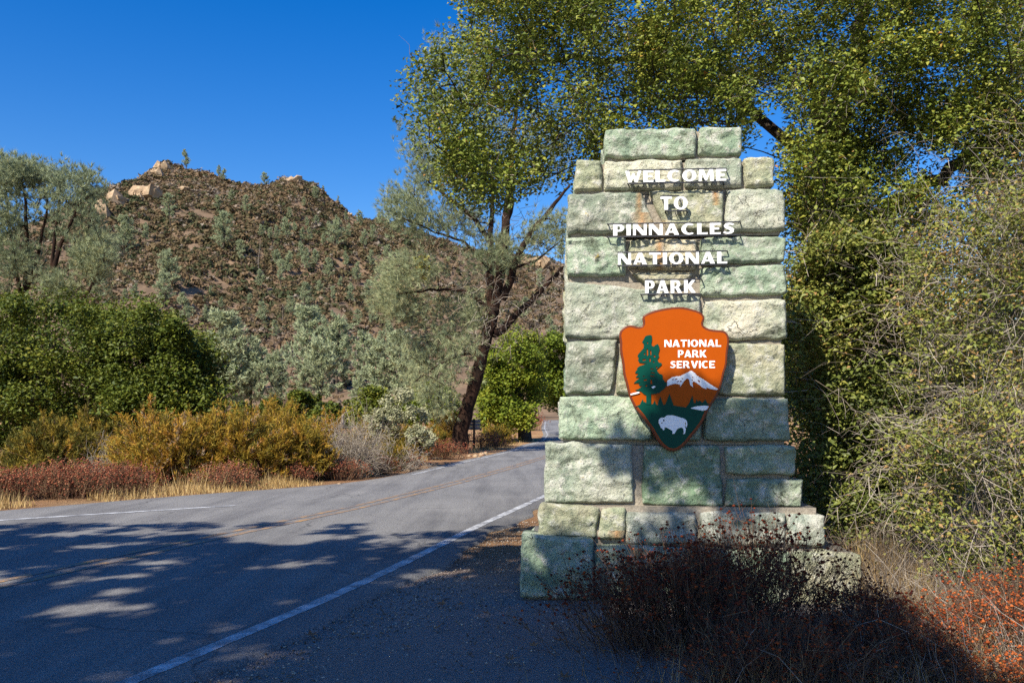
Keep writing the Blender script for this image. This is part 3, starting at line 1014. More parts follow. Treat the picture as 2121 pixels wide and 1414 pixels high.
M['sign_black'] = plain('dark_mark_paint', (.02, .03, .03), .5, .4)
arrow = empty('arrowhead_sign', pil(AO[0], SS, AO[1]), -TH)
tag(arrow, 'large orange and green arrowhead shaped sign fixed to the stone pillar', 'sign')
ow = zp(OUT)
link('panel', loops_mesh('panel', [inset(ow, .006)], .016, .007), M['sign_edge'], arrow, (0, .012, 0))
face = link('face', loops_mesh('face', [inset(ow, .017)], .004), M['sign_orange'], arrow, (0, -.0105, 0))
inn = np.array(inset(OUT, 24))
low = [tuple(p) for p in inn if p[1] > 905]     # clockwise down the right side, up the left
TOPG = [(268,925),(290,915),(312,905),(325,880),(337,858),(345,885),(352,880),(362,888),(386,900),(408,905),(425,898),(441,868),(450,900),(465,912),(470,880),(490,838),(500,870),(514,908),(530,905),(545,870),(566,812),(590,878),(600,912),(640,920),(710,930),(735,895),(762,828),(776,890),(790,895),(799,858),(812,885),(822,868),(850,890),(875,860),(890,892),(925,905)]
# order the lower outline from right to left
gl = TOPG + low
link('green_field', loops_mesh('green_field', [zp(gl)], .002), M['sign_green'], arrow, (0, -.0165, 0))
TREE = [(400,308),(375,312),(358,320),(345,345),(330,370),(345,385),(344,420),(320,448),(300,470),(290,490),(302,505),(295,525),(305,545),(340,550),(378,549),(340,565),(310,575),(285,595),(290,605),(275,620),(270,635),(302,640),(275,670),(312,675),(280,700),(258,722),(300,720),(322,712),(300,730),(310,745),(337,745),(300,772),(270,780),(290,788),(318,790),(345,815),(366,825),(366,905),(408,905),(408,815),(440,814),(480,805),(500,785),(520,770),(545,740),(540,715),(520,712),(525,700),(510,690),(505,650),(480,640),(466,625),(455,602),(470,590),(500,562),(497,548),(476,545),(460,520),(477,495),(470,470),(482,430),(475,400),(465,385),(445,395),(430,408),(414,400),(410,380),(416,350),(413,312)]
HOLES = [[(368,430),(380,425),(383,480),(370,492)], [(398,440),(408,436),(410,478),(400,482)], [(392,508),(402,500),(404,535),(393,540)], [(332,516),(360,512),(362,526),(334,530)], [(372,366),(384,372),(380,384),(370,378)], [(345,462),(358,465),(356,478),(344,474)],
         [(402,695),(414,690),(420,728),(404,735)], [(425,532),(438,536),(436,546),(424,544)], [(400,592),(430,598),(430,606),(404,602)], [(404,626),(440,632),(440,640),(404,634)], [(400,655),(436,660),(434,668),(402,664)], [(342,690),(372,686),(372,698),(346,702)], [(335,660),(352,656),(354,664),(338,668)], [(448,580),(462,576),(460,592),(450,594)], [(430,478),(446,486),(442,500),(430,494)], [(360,735),(374,732),(372,748),(358,752)]]
link('tree_emblem', loops_mesh('tree_emblem', [zp(TREE)] + [zp(h) for h in HOLES], .002), M['sign_green'], arrow, (0, -.0206, 0))
MOUNT = [(548,700),(590,670),(625,663),(660,660),(682,648),(700,640),(725,628),(740,618),(755,614),(785,635),(800,655),(860,690),(905,722),(940,745),(985,772),(970,780),(925,772),(880,758),(887,773),(850,760),(825,738),(800,720),(775,705),(762,718),(770,757),(745,738),(735,690),(720,680),(705,690),(690,706),(655,757),(662,736),(635,728),(605,726),(545,746)]
MH = [[(612,688),(632,678),(634,684),(616,696)], [(588,690),(600,684),(604,690),(590,698)], [(628,708),(648,700),(650,706),(632,714)], [(672,680),(684,676),(684,684),(674,688)], [(655,700),(672,702),(670,712),(655,710)], [(762,664),(772,668),(770,680),(762,676)], [(808,692),(830,704),(828,716),(812,706)], [(758,690),(768,694),(766,704),(758,700)]]
link('mountain_emblem', loops_mesh('mountain_emblem', [zp(MOUNT)] + [zp(h) for h in MH], .002), M['sign_white'], arrow, (0, -.0166, 0))
for nm, pts in (('lake_emblem', [(745,937),(775,926),(800,920),(835,916),(870,914),(892,917),(905,922),(885,950),(850,958),(790,946)]),
                ('snow_emblem', [(230,814),(265,803),(300,795),(312,803),(290,812),(232,825)]),
                ('snow_emblem', [(410,757),(425,747),(440,745),(447,752),(425,768)])):
    link(nm, loops_mesh(nm, [zp(pts)], .002), M['sign_white'], arrow, (0, -.0249, 0) if nm != 'lake_emblem' else (0, -.0207, 0))
BISON = [(472,1060),(474,1038),(482,1026),(495,1018),(525,1016),(535,1005),(548,998),(590,997),(620,1003),(640,1010),(665,1018),(690,1025),(708,1036),(716,1050),(720,1070),(716,1095),(708,1102),(702,1096),(708,1072),(704,1056),(698,1062),(702,1082),(696,1096),(707,1115),(702,1140),(698,1157),(683,1158),(690,1140),(684,1112),(672,1102),(655,1104),(640,1110),(628,1122),(618,1140),(608,1155),(588,1156),(594,1142),(588,1130),(572,1119),(545,1104),(528,1101),(520,1106),(526,1116),(512,1126),(505,1110),(492,1104),(484,1084)]
link('bison_emblem', loops_mesh('bison_emblem', [zp(BISON)], .002), M['sign_white'], arrow, (0, -.0207, 0))
for pts in ([(512,1034),(520,1030),(522,1050),(514,1052)], [(494,1060),(506,1058),(502,1066),(495,1067)]):
    link('eye_mark', loops_mesh('eye_mark', [zp(pts)], .001), M['sign_black'], arrow, (0, -.0240, 0))
def sign_text(text, x0, x1, yt, yb):
    a = np.array(zp([(x0, yb)])[0]); b_ = np.array(zp([(x1, yt)])[0])
    H, Wd = b_[1] - a[1], b_[0] - a[0]
    gl_ = [glyph(c, .235, .18) for c in text]
    tot = sum(g[0] for g in gl_) + .13 * (len(gl_) - 1)
    kx, x = Wd / tot, 0
    for g in gl_:
        me = loops_mesh('letter', [[(p * kx, q * H) for p, q in lp] for lp in g[1]], .0015)
        link('letter', me, M['sign_white'], arrow, (a[0] + x * kx, -.0162, a[1]))
        x += g[0] + .13
sign_text('NATIONAL', 523, 1010, 347, 411)
sign_text('PARK', 640, 886, 437, 501)
sign_text('SERVICE', 571, 957, 529, 593)
# bolts that hold the panel off the wall
for (x, y) in ((480, 250), (820, 330), (480, 900), (760, 900)):
    p = zp([(x, y)])[0]
    ac = Acc()
    tubes(ac, np.array([(p[0], .02, p[1]), (p[0], .07, p[1]), (p[0], .17, p[1])]), np.full(3, .012), 8)
    link('standoff', ac.mesh('standoff'), M['dark_rod'], arrow)

# ---------------------------------------------------------------- plant builders
def grow(acc, nodes, radii, targets, r_tip=.008, sides=4, K=5, sag=.10, power=.62):
    """join every target to the nearest point of the growing skeleton with a bent limb"""
    P = [np.asarray(p, float) for p in nodes]
    Rr = list(radii)
    base = P[0]
    order = np.argsort(np.linalg.norm(targets - np.mean(P[-3:], 0), axis=1))
    for k in order:
        t = targets[k]
        A = np.array(P)
        d = np.linalg.norm(A - t, axis=1) + .35 * np.maximum(0, A[:, 2] - t[2])
        i = int(np.argmin(d))
        p0, r0 = P[i], min(Rr[i] * power, .06 * np.linalg.norm(t - P[i]) + .02)
        s = np.linspace(0, 1, K)[:, None]
        L = np.linalg.norm(t - p0)
        mid = (p0 + t) / 2 + np.array((0, 0, sag * L)) + rng.normal(size=3) * .10 * L
        pts = (1 - s) ** 2 * p0 + 2 * s * (1 - s) * mid + s ** 2 * t
        rad = np.linspace(max(r0, r_tip * 1.5), r_tip, K)
        tubes(acc, pts, rad, sides)
        for j in (2, 3, 4):
            if j < K:
                P.append(pts[j]); Rr.append(rad[j])
    return np.array(P)

def clump_leaves(acc, C, rad, per, L, W, up=.35, flat=.8, tmu=.5, tsd=.16, shell=.0):
    """leaves in loose balls round the clump centres"""
    n = len(C)
    rad = np.broadcast_to(rad, (n,))
    ct = rng.normal(tmu, tsd * .6, n)
    d = rand_unit(n * per)
    rr = rng.uniform(0, 1, (n * per, 1)) ** (1 / 2.4)
    off = d * rr
    off[:, 2] *= flat
    pos = np.repeat(C, per, 0) + off * np.repeat(rad, per)[:, None]
    t = np.clip(np.repeat(ct, per) + rng.normal(0, tsd, n * per), 0, 1)
    leaves(acc, pos, L, W, t, up)

def broadleaf(name, label, cat, base, trunk, tr, C, rad, per, L, W, leafmat, barkmat, group=None, up=.35, tmu=.5, tsd=.16, r_tip=.012, flat=.8, dead_twigs=0):
    root = empty(name, base)
    tag(root, label, cat, group)
    b3 = np.asarray(base, float)
    ac = Acc()
    trunk = np.asarray(trunk, float)
    tubes(ac, trunk, np.asarray(tr, float), 9)
    grow(ac, trunk[1:], tr[1:], C, r_tip)
    link('trunk', ac.mesh('trunk', True, b3), barkmat, root)
    lc = Acc()
    clump_leaves(lc, C, rad, per, L, W, up, flat, tmu, tsd)
    link('crown', lc.mesh('crown', False, b3), leafmat, root)
    if dead_twigs:
        tw = Acc()
        i = rng.integers(0, len(C), dead_twigs)
        o = C[i] + rand_unit(dead_twigs) * np.broadcast_to(rad, (len(C),))[i][:, None] * .5
        d = rand_unit(dead_twigs); d[:, 2] -= .1
        twigs(tw, o, unit(d), rng.uniform(.2, .5, dead_twigs), .003, 5, .2, .1, 3, rng.uniform(.2, 1, dead_twigs))
        link('dead_twigs', tw.mesh('dead_twigs', False, b3), M['twig'], root)
    return root

def needle_tufts(acc, C, D, per, L, W, tmu=.5, tsd=.15, openness=.75):
    """brushes of long needles at C pointing along D"""
    n = len(C)
    ct = rng.normal(tmu, tsd, n)
    d = unit(np.repeat(D, per, 0) + rng.normal(size=(n * per, 3)) * openness)
    base = np.repeat(C, per, 0) - np.repeat(D, per, 0) * rng.uniform(0, .5, (n * per, 1)) * L
    spikes(acc, base, d, L * rng.uniform(.6, 1.2, n * per), W, np.clip(np.repeat(ct, per) + rng.normal(0, .1, n * per), 0, 1))

# ---------------------------------------------------------------- hillside: scrub, rocks, pines
def ball_rock(name, label, px, py, w, h, seed, group='tan rock outcrops on the hill', cat='rock outcrop', d=None):
    p = drop(px, py, 120)
    Y = p[1]
    W_, H_ = w / F * Y, h / F * Y
    # an outcrop: a few fractured, angular blocks leaning on each other
    r_ = np.random.default_rng(seed)
    bm = bmesh.new()
    for j in range(7):
        c_ = np.array((r_.uniform(-.36, .36) * W_, r_.uniform(-.15, .2) * W_, r_.uniform(-.15, .12) * H_))
        sc_ = r_.uniform(.18, .34)
        pts = r_.normal(size=(16, 3))
        pts = pts / np.linalg.norm(pts, axis=1)[:, None] * r_.uniform(.75, 1.15, (16, 1))
        vs = [bm.verts.new(c_ + q_ * np.array((W_ * sc_, W_ * sc_, H_ * sc_ * 2.0)) * 1.4) for q_ in pts]
        res_ = bmesh.ops.convex_hull(bm, input=vs)
        bmesh.ops.delete(bm, geom=[v for v in res_['geom_interior'] if isinstance(v, bmesh.types.BMVert)], context='VERTS')
    me_ = bpy.data.meshes.new(name)
    bm.to_mesh(me_)
    bm.free()
    o = link(name, me_, M['rock'], None, p + np.array((0, W_ * .15, H_ * .25)))
    tag(o, label, cat, group)
    return o
ball_rock('rock_outcrop', 'block of tan rock crowning the highest point of the hill', 336, 352, 30, 17, 3)
ball_rock('rock_outcrop', 'small tan rock ledge just below the hilltop block', 325, 366, 24, 16, 8)
ball_rock('rock_outcrop', 'pointed tan rock fin below the summit, largest of the outcrops', 303, 409, 56, 30, 11)
ball_rock('rock_outcrop', 'low rock lump right against the pointed tan fin', 278, 412, 30, 18, 13)
ball_rock('rock_outcrop', 'broad pale rock slab on the left shoulder of the hill', 236, 422, 50, 24, 17)
ball_rock('rock_outcrop', 'lowest pale rock face on the left edge of the hill', 208, 446, 44, 34, 19)
ball_rock('rock_outcrop', 'row of small white rocks right of the pointed fin', 372, 396, 34, 12, 23)
ball_rock('rock_outcrop', 'pale rock cap on the second, lower hilltop', 608, 378, 34, 13, 29)
ball_rock('rock_outcrop', 'small pale boulder beside the dip on the right slope', 722, 446, 14, 7, 31)
ball_rock('rock_outcrop', 'tan crag on the slope seen just right of the big pine', 1105, 552, 60, 22, 37)

# bare soil streaks: where no scrub grows
BARE = [(300, 606, 30, 9, .1), (420, 445, 34, 6, .45), (530, 490, 22, 6, .9), (640, 585, 34, 5, .6), (690, 625, 36, 5, .5), (810, 540, 8, 18, .3), (760, 590, 22, 5, .6), (730, 645, 36, 6, .7),
        (285, 632, 40, 8, .0), (392, 612, 22, 10, .5), (820, 620, 16, 20, .4), (460, 590, 20, 8, .3), (700, 650, 26, 10, .5)]
def bare(px, py):
    k = np.zeros(len(px), bool)
    for cx, cy, a, b_, an in BARE:
        dx, dy = px - cx, py - cy
        c, s_ = math.cos(an), math.sin(an)
        k |= ((dx * c + dy * s_) / a) ** 2 + ((-dx * s_ + dy * c) / b_) ** 2 < 1
    return k
n = 60000
X = rng.uniform(-330, 150, n); Y = 125 + 310 * rng.uniform(0, 1, n) ** .8
pxx, pyy = 1060.5 + X / Y * F, HOR - (hill_z(X, Y) - CAMZ) / Y * F
keep = (pxx > -160) & (pxx < 1330) & ~bare(pxx, pyy)
keep &= fbm(X / 14, Y / 14, 0, 3, 77) > -.75
keep &= ~((Y < 150) & (rng.uniform(0, 1, n) < .5))
keep &= ~(((pxx > 900) | (pxx < 150)) & (rng.uniform(0, 1, n) < .6))
X, Y = X[keep], Y[keep]
Z = hill_z(X, Y)
n = len(X)
per = 22
sz = rng.uniform(.75, 1.75, n) * np.clip(Y / 260, .55, 1) * np.where(rng.uniform(0, 1, n) < .12, 1.6, 1.0)
patch = fbm(X / 45, Y / 45, 0, 3, 91)
tn = np.clip(.46 + .35 * patch + rng.normal(0, .24, n), 0, 1)
tn = np.where(rng.uniform(0, 1, n) < .13, rng.uniform(0, .12, n), tn)
d = rand_unit(n * per)
d[:, 2] = np.abs(d[:, 2])
c = np.repeat(np.stack([X, Y, Z], 1), per, 0) + d * np.repeat(sz, per)[:, None] * rng.uniform(.55, 1.0, (n * per, 1)) * np.array((1, 1, .95))
acc = Acc()
nr = unit(d + rng.normal(size=d.shape) * .45)
a = unit(np.cross(nr, rand_unit(len(d))))
b_ = np.cross(nr, a)
S = np.repeat(sz, per)[:, None] * rng.uniform(.19, .40, (n * per, 1))
V = np.stack([c - a * S - b_ * S * .5, c + a * S - b_ * S * .4, c + b_ * S], 1).reshape(-1, 3)
acc.add(V, np.arange(len(V)).reshape(-1, 3), np.clip(np.repeat(tn, per) + rng.normal(0, .06, n * per), 0, 1))
scrub = link('hillside_scrub', acc.mesh('hillside_scrub'), M['chaparral'])
tag(scrub, 'low brown and purple scrub covering the whole hillside', 'scrub', kind='stuff')

def pine_proto(seed, H=11.0, wide=.26, sparse=1.0, dead=False, lean=0.0, bare_to=.25):
    """returns (trunk mesh, crown mesh) of a grey pine standing on the origin"""
    r_ = np.random.default_rng(seed)
    tk, cr = Acc(), Acc()
    hs = np.linspace(0, H, 8)
    tp = np.stack([lean * hs + .25 * np.sin(hs * .5 + seed), .2 * np.cos(hs * .4 + seed), hs - .8], 1)
    tubes(tk, tp, np.linspace(.24, .03, 8) * H / 11, 6)
    nb = int(46 * sparse)
    t = r_.uniform(bare_to, 1, nb)
    L = wide * H * (np.sin(np.clip((1.05 - t) / (1.05 - bare_to), 0, 1) * math.pi * .62) ** .8 + .12) * r_.uniform(.45, 1.1, nb)
    an = r_.uniform(0, 2 * math.pi, nb)
    b0 = np.stack([np.interp(t * H, hs, tp[:, k]) for k in range(3)], 1)
    dv = np.stack([np.cos(an), np.sin(an), r_.uniform(.15, .95, nb)], 1)
    dv = unit(dv)
    tip = b0 + dv * L[:, None]
    s = np.linspace(0, 1, 4)[None, :, None]
    P = b0[:, None] + (tip - b0)[:, None] * s
    P[:, :, 2] += (.12 * L)[:, None] * np.sin(np.linspace(0, math.pi, 4))[None] * -1
    tubes(tk, P, np.linspace(.05, .012, 4)[None].repeat(nb, 0) * H / 11, 3)
    if not dead:
        m = 22
        f_ = r_.uniform(.35, 1.08, (nb, m, 1))
        c_ = (b0[:, None] + (tip - b0)[:, None] * f_ + r_.normal(size=(nb, m, 3)) * .20 * (H / 11)).reshape(-1, 3)
        D = unit(np.repeat(dv, m, 0) + np.array((0, 0, .6)))
        needle_tufts(cr, c_, D, 7, .46 * H / 11, .12 * H / 11, .5, .2, .8)
        return tk.mesh('trunk', True), cr.mesh('crown')
    b1 = b0 + (tip - b0) * r_.uniform(.3, 1, (nb, 1))
    for _ in range(4):
        twigs(tk, b1, unit(dv + r_.normal(size=(nb, 3)) * .6), L * .45, .02, 4, .2, 0, 3, .5)
    return tk.mesh('trunk', True), None

protos = [pine_proto(1, 11, .22), pine_proto(2, 11, .27, 1.2), pine_proto(3, 11, .18, .9, False, .05), pine_proto(4, 11, .30, 1.3, False, -.04, .15), pine_proto(5, 11, .20, .6, False, .06, .4)]
deadp = pine_proto(6, 11, .16, .7, True)
proto_h = 10.4
def put_pine(px, pyb, pyt, label, group, cat='pine tree', kind=None, seedrot=None, ymin=60.0, matl=None):
    p = drop(px, pyb, ymin)
    h = (pyb - pyt) / F * p[1] * (1.12 if pyb < 700 else 1.0)
    r_ = random.Random(int(px * 31 + pyb))
    k = r_.randrange(5) if kind is None else kind
    tm, cm = deadp if k == 'dead' else protos[k]
    root = empty('dead_tree' if k == 'dead' else 'grey_pine', p, r_.uniform(0, 6.28))
    root.scale = (h / proto_h * r_.uniform(.9, 1.15),) * 2 + (h / proto_h,)
    tag(root, label, cat, group)
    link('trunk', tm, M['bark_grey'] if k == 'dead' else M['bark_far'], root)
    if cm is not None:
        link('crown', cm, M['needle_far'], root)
    return root
def zz(x, b, t):
    return x / 2.357, 250 + b / 2.357, 250 + t / 2.357
put_pine(*zz(908, 222, 134), 'tall lone pine standing on the summit of the hill', 'pines on the skyline', kind=2)
put_pine(*zz(1068, 250, 196), 'single small pine on the ridge right of the summit', 'pines on the skyline', kind=0)
put_pine(*zz(1292, 330, 262), 'pine in the dip between the two hilltops', 'pines on the skyline', kind=1)
put_pine(*zz(1577, 340, 306), 'tiny pine on the skyline of the right hand slope', 'pines on the skyline', kind=0)
put_pine(*zz(1755, 520, 448), 'pine at the foot of the skyline where the ridge meets the big pine', 'pines on the skyline', kind=1)
put_pine(*zz(830, 525, 378), 'thin half bare grey pine below the rock fins', 'half bare pines on the hill', kind=4)
put_pine(*zz(1090, 640, 468), 'tallest pale pine in the middle of the brown slope', 'pines on the upper slope', kind=3)
put_pine(*zz(1265, 735, 600), 'bare dead tree in the middle of the brown slope', None, 'dead tree', 'dead')
ORD = ('first second third fourth fifth sixth seventh eighth ninth tenth eleventh twelfth thirteenth fourteenth fifteenth sixteenth seventeenth eighteenth nineteenth twentieth '
       'twenty-first twenty-second twenty-third twenty-fourth twenty-fifth twenty-sixth twenty-seventh twenty-eighth twenty-ninth thirtieth thirty-first thirty-second thirty-third thirty-fourth thirty-fifth thirty-sixth thirty-seventh thirty-eighth').split()
UP = [(1060,445,375),(1205,480,380),(1130,400,343),(1480,435,380),(1410,500,433),(1540,395,330),(1500,530,475),(1545,520,470),(613,660,490),(710,600,510),(1395,590,488),(1350,590,520),(1275,575,515),(1320,590,530),(1475,600,530),(1512,600,530),(1640,640,492),(1775,625,540),(1090,300,240),(1690,500,450),(1850,500,455),(1920,560,500),(1600,560,500),(1580,620,560),(1700,580,510),(1820,590,520),(1650,420,375),(1440,560,500)]
MID = [(1180,720,600),(820,840,655),(1405,760,652),(1470,690,600),(1495,745,640),(1375,830,698),(1605,780,684),(1745,800,703),(1812,740,648),(1835,840,773),(1490,920,808),(1710,900,803),(1025,870,815),(1985,700,640),(1940,700,650),(1270,830,740),(1660,830,770),(1560,860,790),(1880,800,720),(1220,905,850),(1080,925,868),(800,915,765),(1540,720,640),(1690,730,650),(1890,700,620),(1630,900,820),(1800,880,790),(1350,720,640)]
LOW = [(905,1010,860),(1005,985,910),(660,890,808),(610,890,830),(1100,1075,955),(1160,1075,962),(1470,1090,930),(1340,1090,978),(1580,1075,955),(1660,1090,983),(1740,1040,938),(1820,1010,893),(1900,960,860),(1960,1000,900),(1400,1180,1080),(1520,1190,1080),(1620,1200,1100),(1230,1160,1060),(1860,1130,1030),(1700,1190,1090),(1960,1150,1060),(1310,1240,1140),(1450,1290,1180),(1560,1310,1200),(1680,1310,1210),(1790,1280,1180),(1250,1310,1190),(1150,1240,1130),(1390,1330,1230),(1500,1240,1130),(1610,1260,1150),(1730,1230,1130),(1840,1220,1110),(1900,1080,980),(1550,1000,910),(1280,1000,900),(1420,960,870)]
for g, lst, lab in (('pines on the upper slope', UP, 'pine among the scrub of the upper slope'), ('pines on the middle slope', MID, 'pine on the middle of the slope'), ('pines on the lower slope', LOW, 'grey green pine near the foot of the hill')):
    for k, (x, b, t) in enumerate(sorted(lst)):
        put_pine(*zz(x, b, t), lab + ', ' + ORD[k] + ' from the left', g)
for k, (x, b, t) in enumerate(((2480, 800, 690), (2560, 1000, 880), (2640, 860, 740), (2690, 1080, 950), (2740, 700, 600), (2520, 1120, 1000))):
    put_pine(*zz(x, b, t), ('upper left', 'left middle', 'middle', 'lower right', 'topmost', 'lowest left')[k] + ' pine of those seen between leaning trunk and pillar', 'pines seen beyond the leaning trunk')
for k, (x, b, t) in enumerate(((1380, 990, 900), (1600, 1130, 1020), (1770, 1130, 1040))):
    put_pine(*zz(x, b, t), ORD[k] + ' from the left of the bare dead trees at the hill foot', 'bare dead trees at the hill foot', 'dead tree', 'dead')
# paler pines on the flat in front of the hill
for k, (x, b, t, lab) in enumerate(((470, 866, 652, 'pale broad pine right of the dark oaks at the left'), (572, 860, 728, 'pale bushy young pine behind the gold shrubs'), (520, 862, 700, 'thin pale pine between the broad pine and the bushy one'), (640, 815, 640, 'tall pale pine in the trees at the hill foot, left of two'), (700, 815, 655, 'tall pale pine in the trees at the hill foot, right of two'), (752, 815, 690, 'pale pine above the round dark green oak'))):
    p = put_pine(x, b, t, lab, 'pale pines on the flat', kind=(3, 1, 2, 3, 1, 0)[k])

for k, (x, b, t, kd) in enumerate(((428, 868, 742, 2), (448, 866, 690, 1), (497, 866, 735, 0), (545, 866, 752, 4), (628, 866, 762, 2), (664, 862, 700, 1), (738, 866, 772, 2), (780, 862, 705, 1), (830, 862, 690, 3), (852, 866, 752, 2))):
    put_pine(x, b, t, 'pale pine in the thick belt at the hill foot, ' + ORD[k] + ' from the left', 'pale pines in the belt at the hill foot', kind=kd)
# dark round oaks at the hill foot
def blob_tree(name, label, px, pyb, pyt, wpx, Y, leafmat, group=None, per=120, nc=40, L=.16, W=.11, tmu=.45, cat='oak tree'):
    b = at(px, pyb, Y); b[2] = flat_z(Y)
    H = CAMZ - (pyt - HOR) / F * Y - b[2]
    w = wpx / F * Y
    d = rand_unit(nc)
    d[:, 2] = np.abs(d[:, 2]) * 1.35 - .55
    C = b + np.array((0, 0, H * .50)) + d * np.array((w * .42, w * .42, H * .40)) * rng.uniform(.45, 1, (nc, 1)) ** .5
    tr = np.array([b, b + (.1, 0, H * .15), b + (0, .1, H * .32), b + (-.1, 0, H * .5)])
    return broadleaf(name, label, cat, b, tr, np.array([.10, .08, .07, .05]) * H / 2, C, w * rng.uniform(.13, .2, nc), per, L, W, leafmat, M['bark_oak'], group, .4, tmu, .15, .02)
blob_tree('oak_tree', 'round dark green oak at the hill foot behind the pale manzanita', 775, 868, 786, 115, 62, M['oak_dark'], None, 130, 60, .22, .15, .6)
blob_tree('oak_tree', 'small dark oak above the gold shrubs at the hill foot', 622, 868, 785, 80, 70, M['oak_dark'], None, 110, 40, .24, .16, .45)
blob_tree('oak_tree', 'low dark oak clump between the two rounder oaks at the hill foot', 682, 868, 822, 90, 66, M['oak_dark'], None, 110, 40, .24, .16, .4)
for k, (x, t, w, Y) in enumerate(((455, 812, 60, 72), (505, 820, 70, 68), (560, 806, 60, 80), (600, 826, 50, 62), (655, 800, 46, 88), (728, 808, 50, 90), (840, 806, 60, 78))):
    blob_tree('oak_shrub', 'small dark green oak scrub at the hill foot, ' + ORD[k] + ' from the left', x, 868, t, w, Y, M['oak_dark'], 'dark oak scrub at the hill foot', 70, 16, .26, .17, .4, 'shrub')
blob_tree('oak_tree', 'green oak tucked behind the leaning pine trunk', 900, 890, 775, 130, 56, M['oak_bright'], None, 130, 60, .2, .14, .4)
blob_tree('oak_tree', 'grey green tree at the far bend of the road', 1150, 873, 770, 90, 150, M['cream'], None, 110, 50, .5, .35, .25)
blob_tree('oak_tree', 'dark tree closing the view at the far end of the road', 1125, 872, 795, 50, 170, M['oak_dark'], None, 110, 50, .55, .38, .4)

# ---------------------------------------------------------------- left: dark oaks, grey pines
def mass_tree(name, label, polys, Y0, Y1, nc, rad, per, L, W, leafmat, trunk_px, tr, Yt, cat='oak tree', group=None, up=.35, tmu=.5, tsd=.15, barkm='bark_oak', flat=.85, twig=0, holes=(), r_tip=.012, gate=None):
    C = np.concatenate([spread(p, n_, Y0, Y1, holes, gate) for p, n_ in zip(polys, nc)])
    base = at(*trunk_px[0], Yt); base[2] = flat_z(Yt) - .02
    tk = np.array([at(x, y, Yt) for x, y in trunk_px]); tk[0] = base
    return broadleaf(name, label, cat, base, tk, tr, C, rng.uniform(*rad, len(C)), per, L, W, leafmat, M[barkm], group, up, tmu, tsd, r_tip, flat, twig)
mass_tree('oak_tree', 'large dense dark green oak at the left edge', [[(-90, 640), (-40, 622), (60, 618), (150, 612), (225, 640), (265, 700), (260, 820), (240, 900), (60, 930), (-90, 930)]], 25, 33, [190], (.4, .85), 340, .115, .077, M['oak_dark'],
          [(70, 960), (60, 900), (80, 820), (90, 740)], [.3, .25, .22, .15], 29.5, tmu=.40)
mass_tree('oak_tree', 'rounded dense oak right of the large left hand oak', [[(195, 690), (250, 640), (300, 640), (360, 665), (400, 690), (440, 730), (448, 790), (440, 850), (400, 885), (300, 900), (235, 880)]], 24, 30, [140], (.36, .8), 340, .115, .077, M['oak_dark'],
          [(330, 950), (335, 880), (325, 800), (330, 740)], [.28, .22, .2, .14], 27.5, tmu=.44)

mass_tree('oak_tree', 'bright green oak beside the road, right of the leaning pine', [[(1005, 760), (1035, 705), (1075, 686), (1110, 700), (1122, 760), (1108, 830), (1090, 885), (1040, 893), (1000, 880), (995, 810)]], 54, 62, [130], (.5, 1.0), 260, .2, .14, M['oak_bright'],
          [(1088, 912), (1085, 870), (1075, 820), (1065, 770)], [.5, .42, .3, .2], 58, tmu=.55, gate=(40, -.15))
mass_tree('oak_tree', 'green oak overhanging the far road next to the pillar', [[(1105, 740), (1130, 700), (1160, 690), (1210, 700), (1215, 800), (1170, 830), (1135, 850), (1112, 820)]], 68, 76, [90], (.6, 1.1), 220, .24, .17, M['oak_bright'],
          [(1185, 905), (1180, 860), (1170, 800), (1160, 760)], [.45, .4, .3, .2], 72, tmu=.4, gate=(40, -.15))

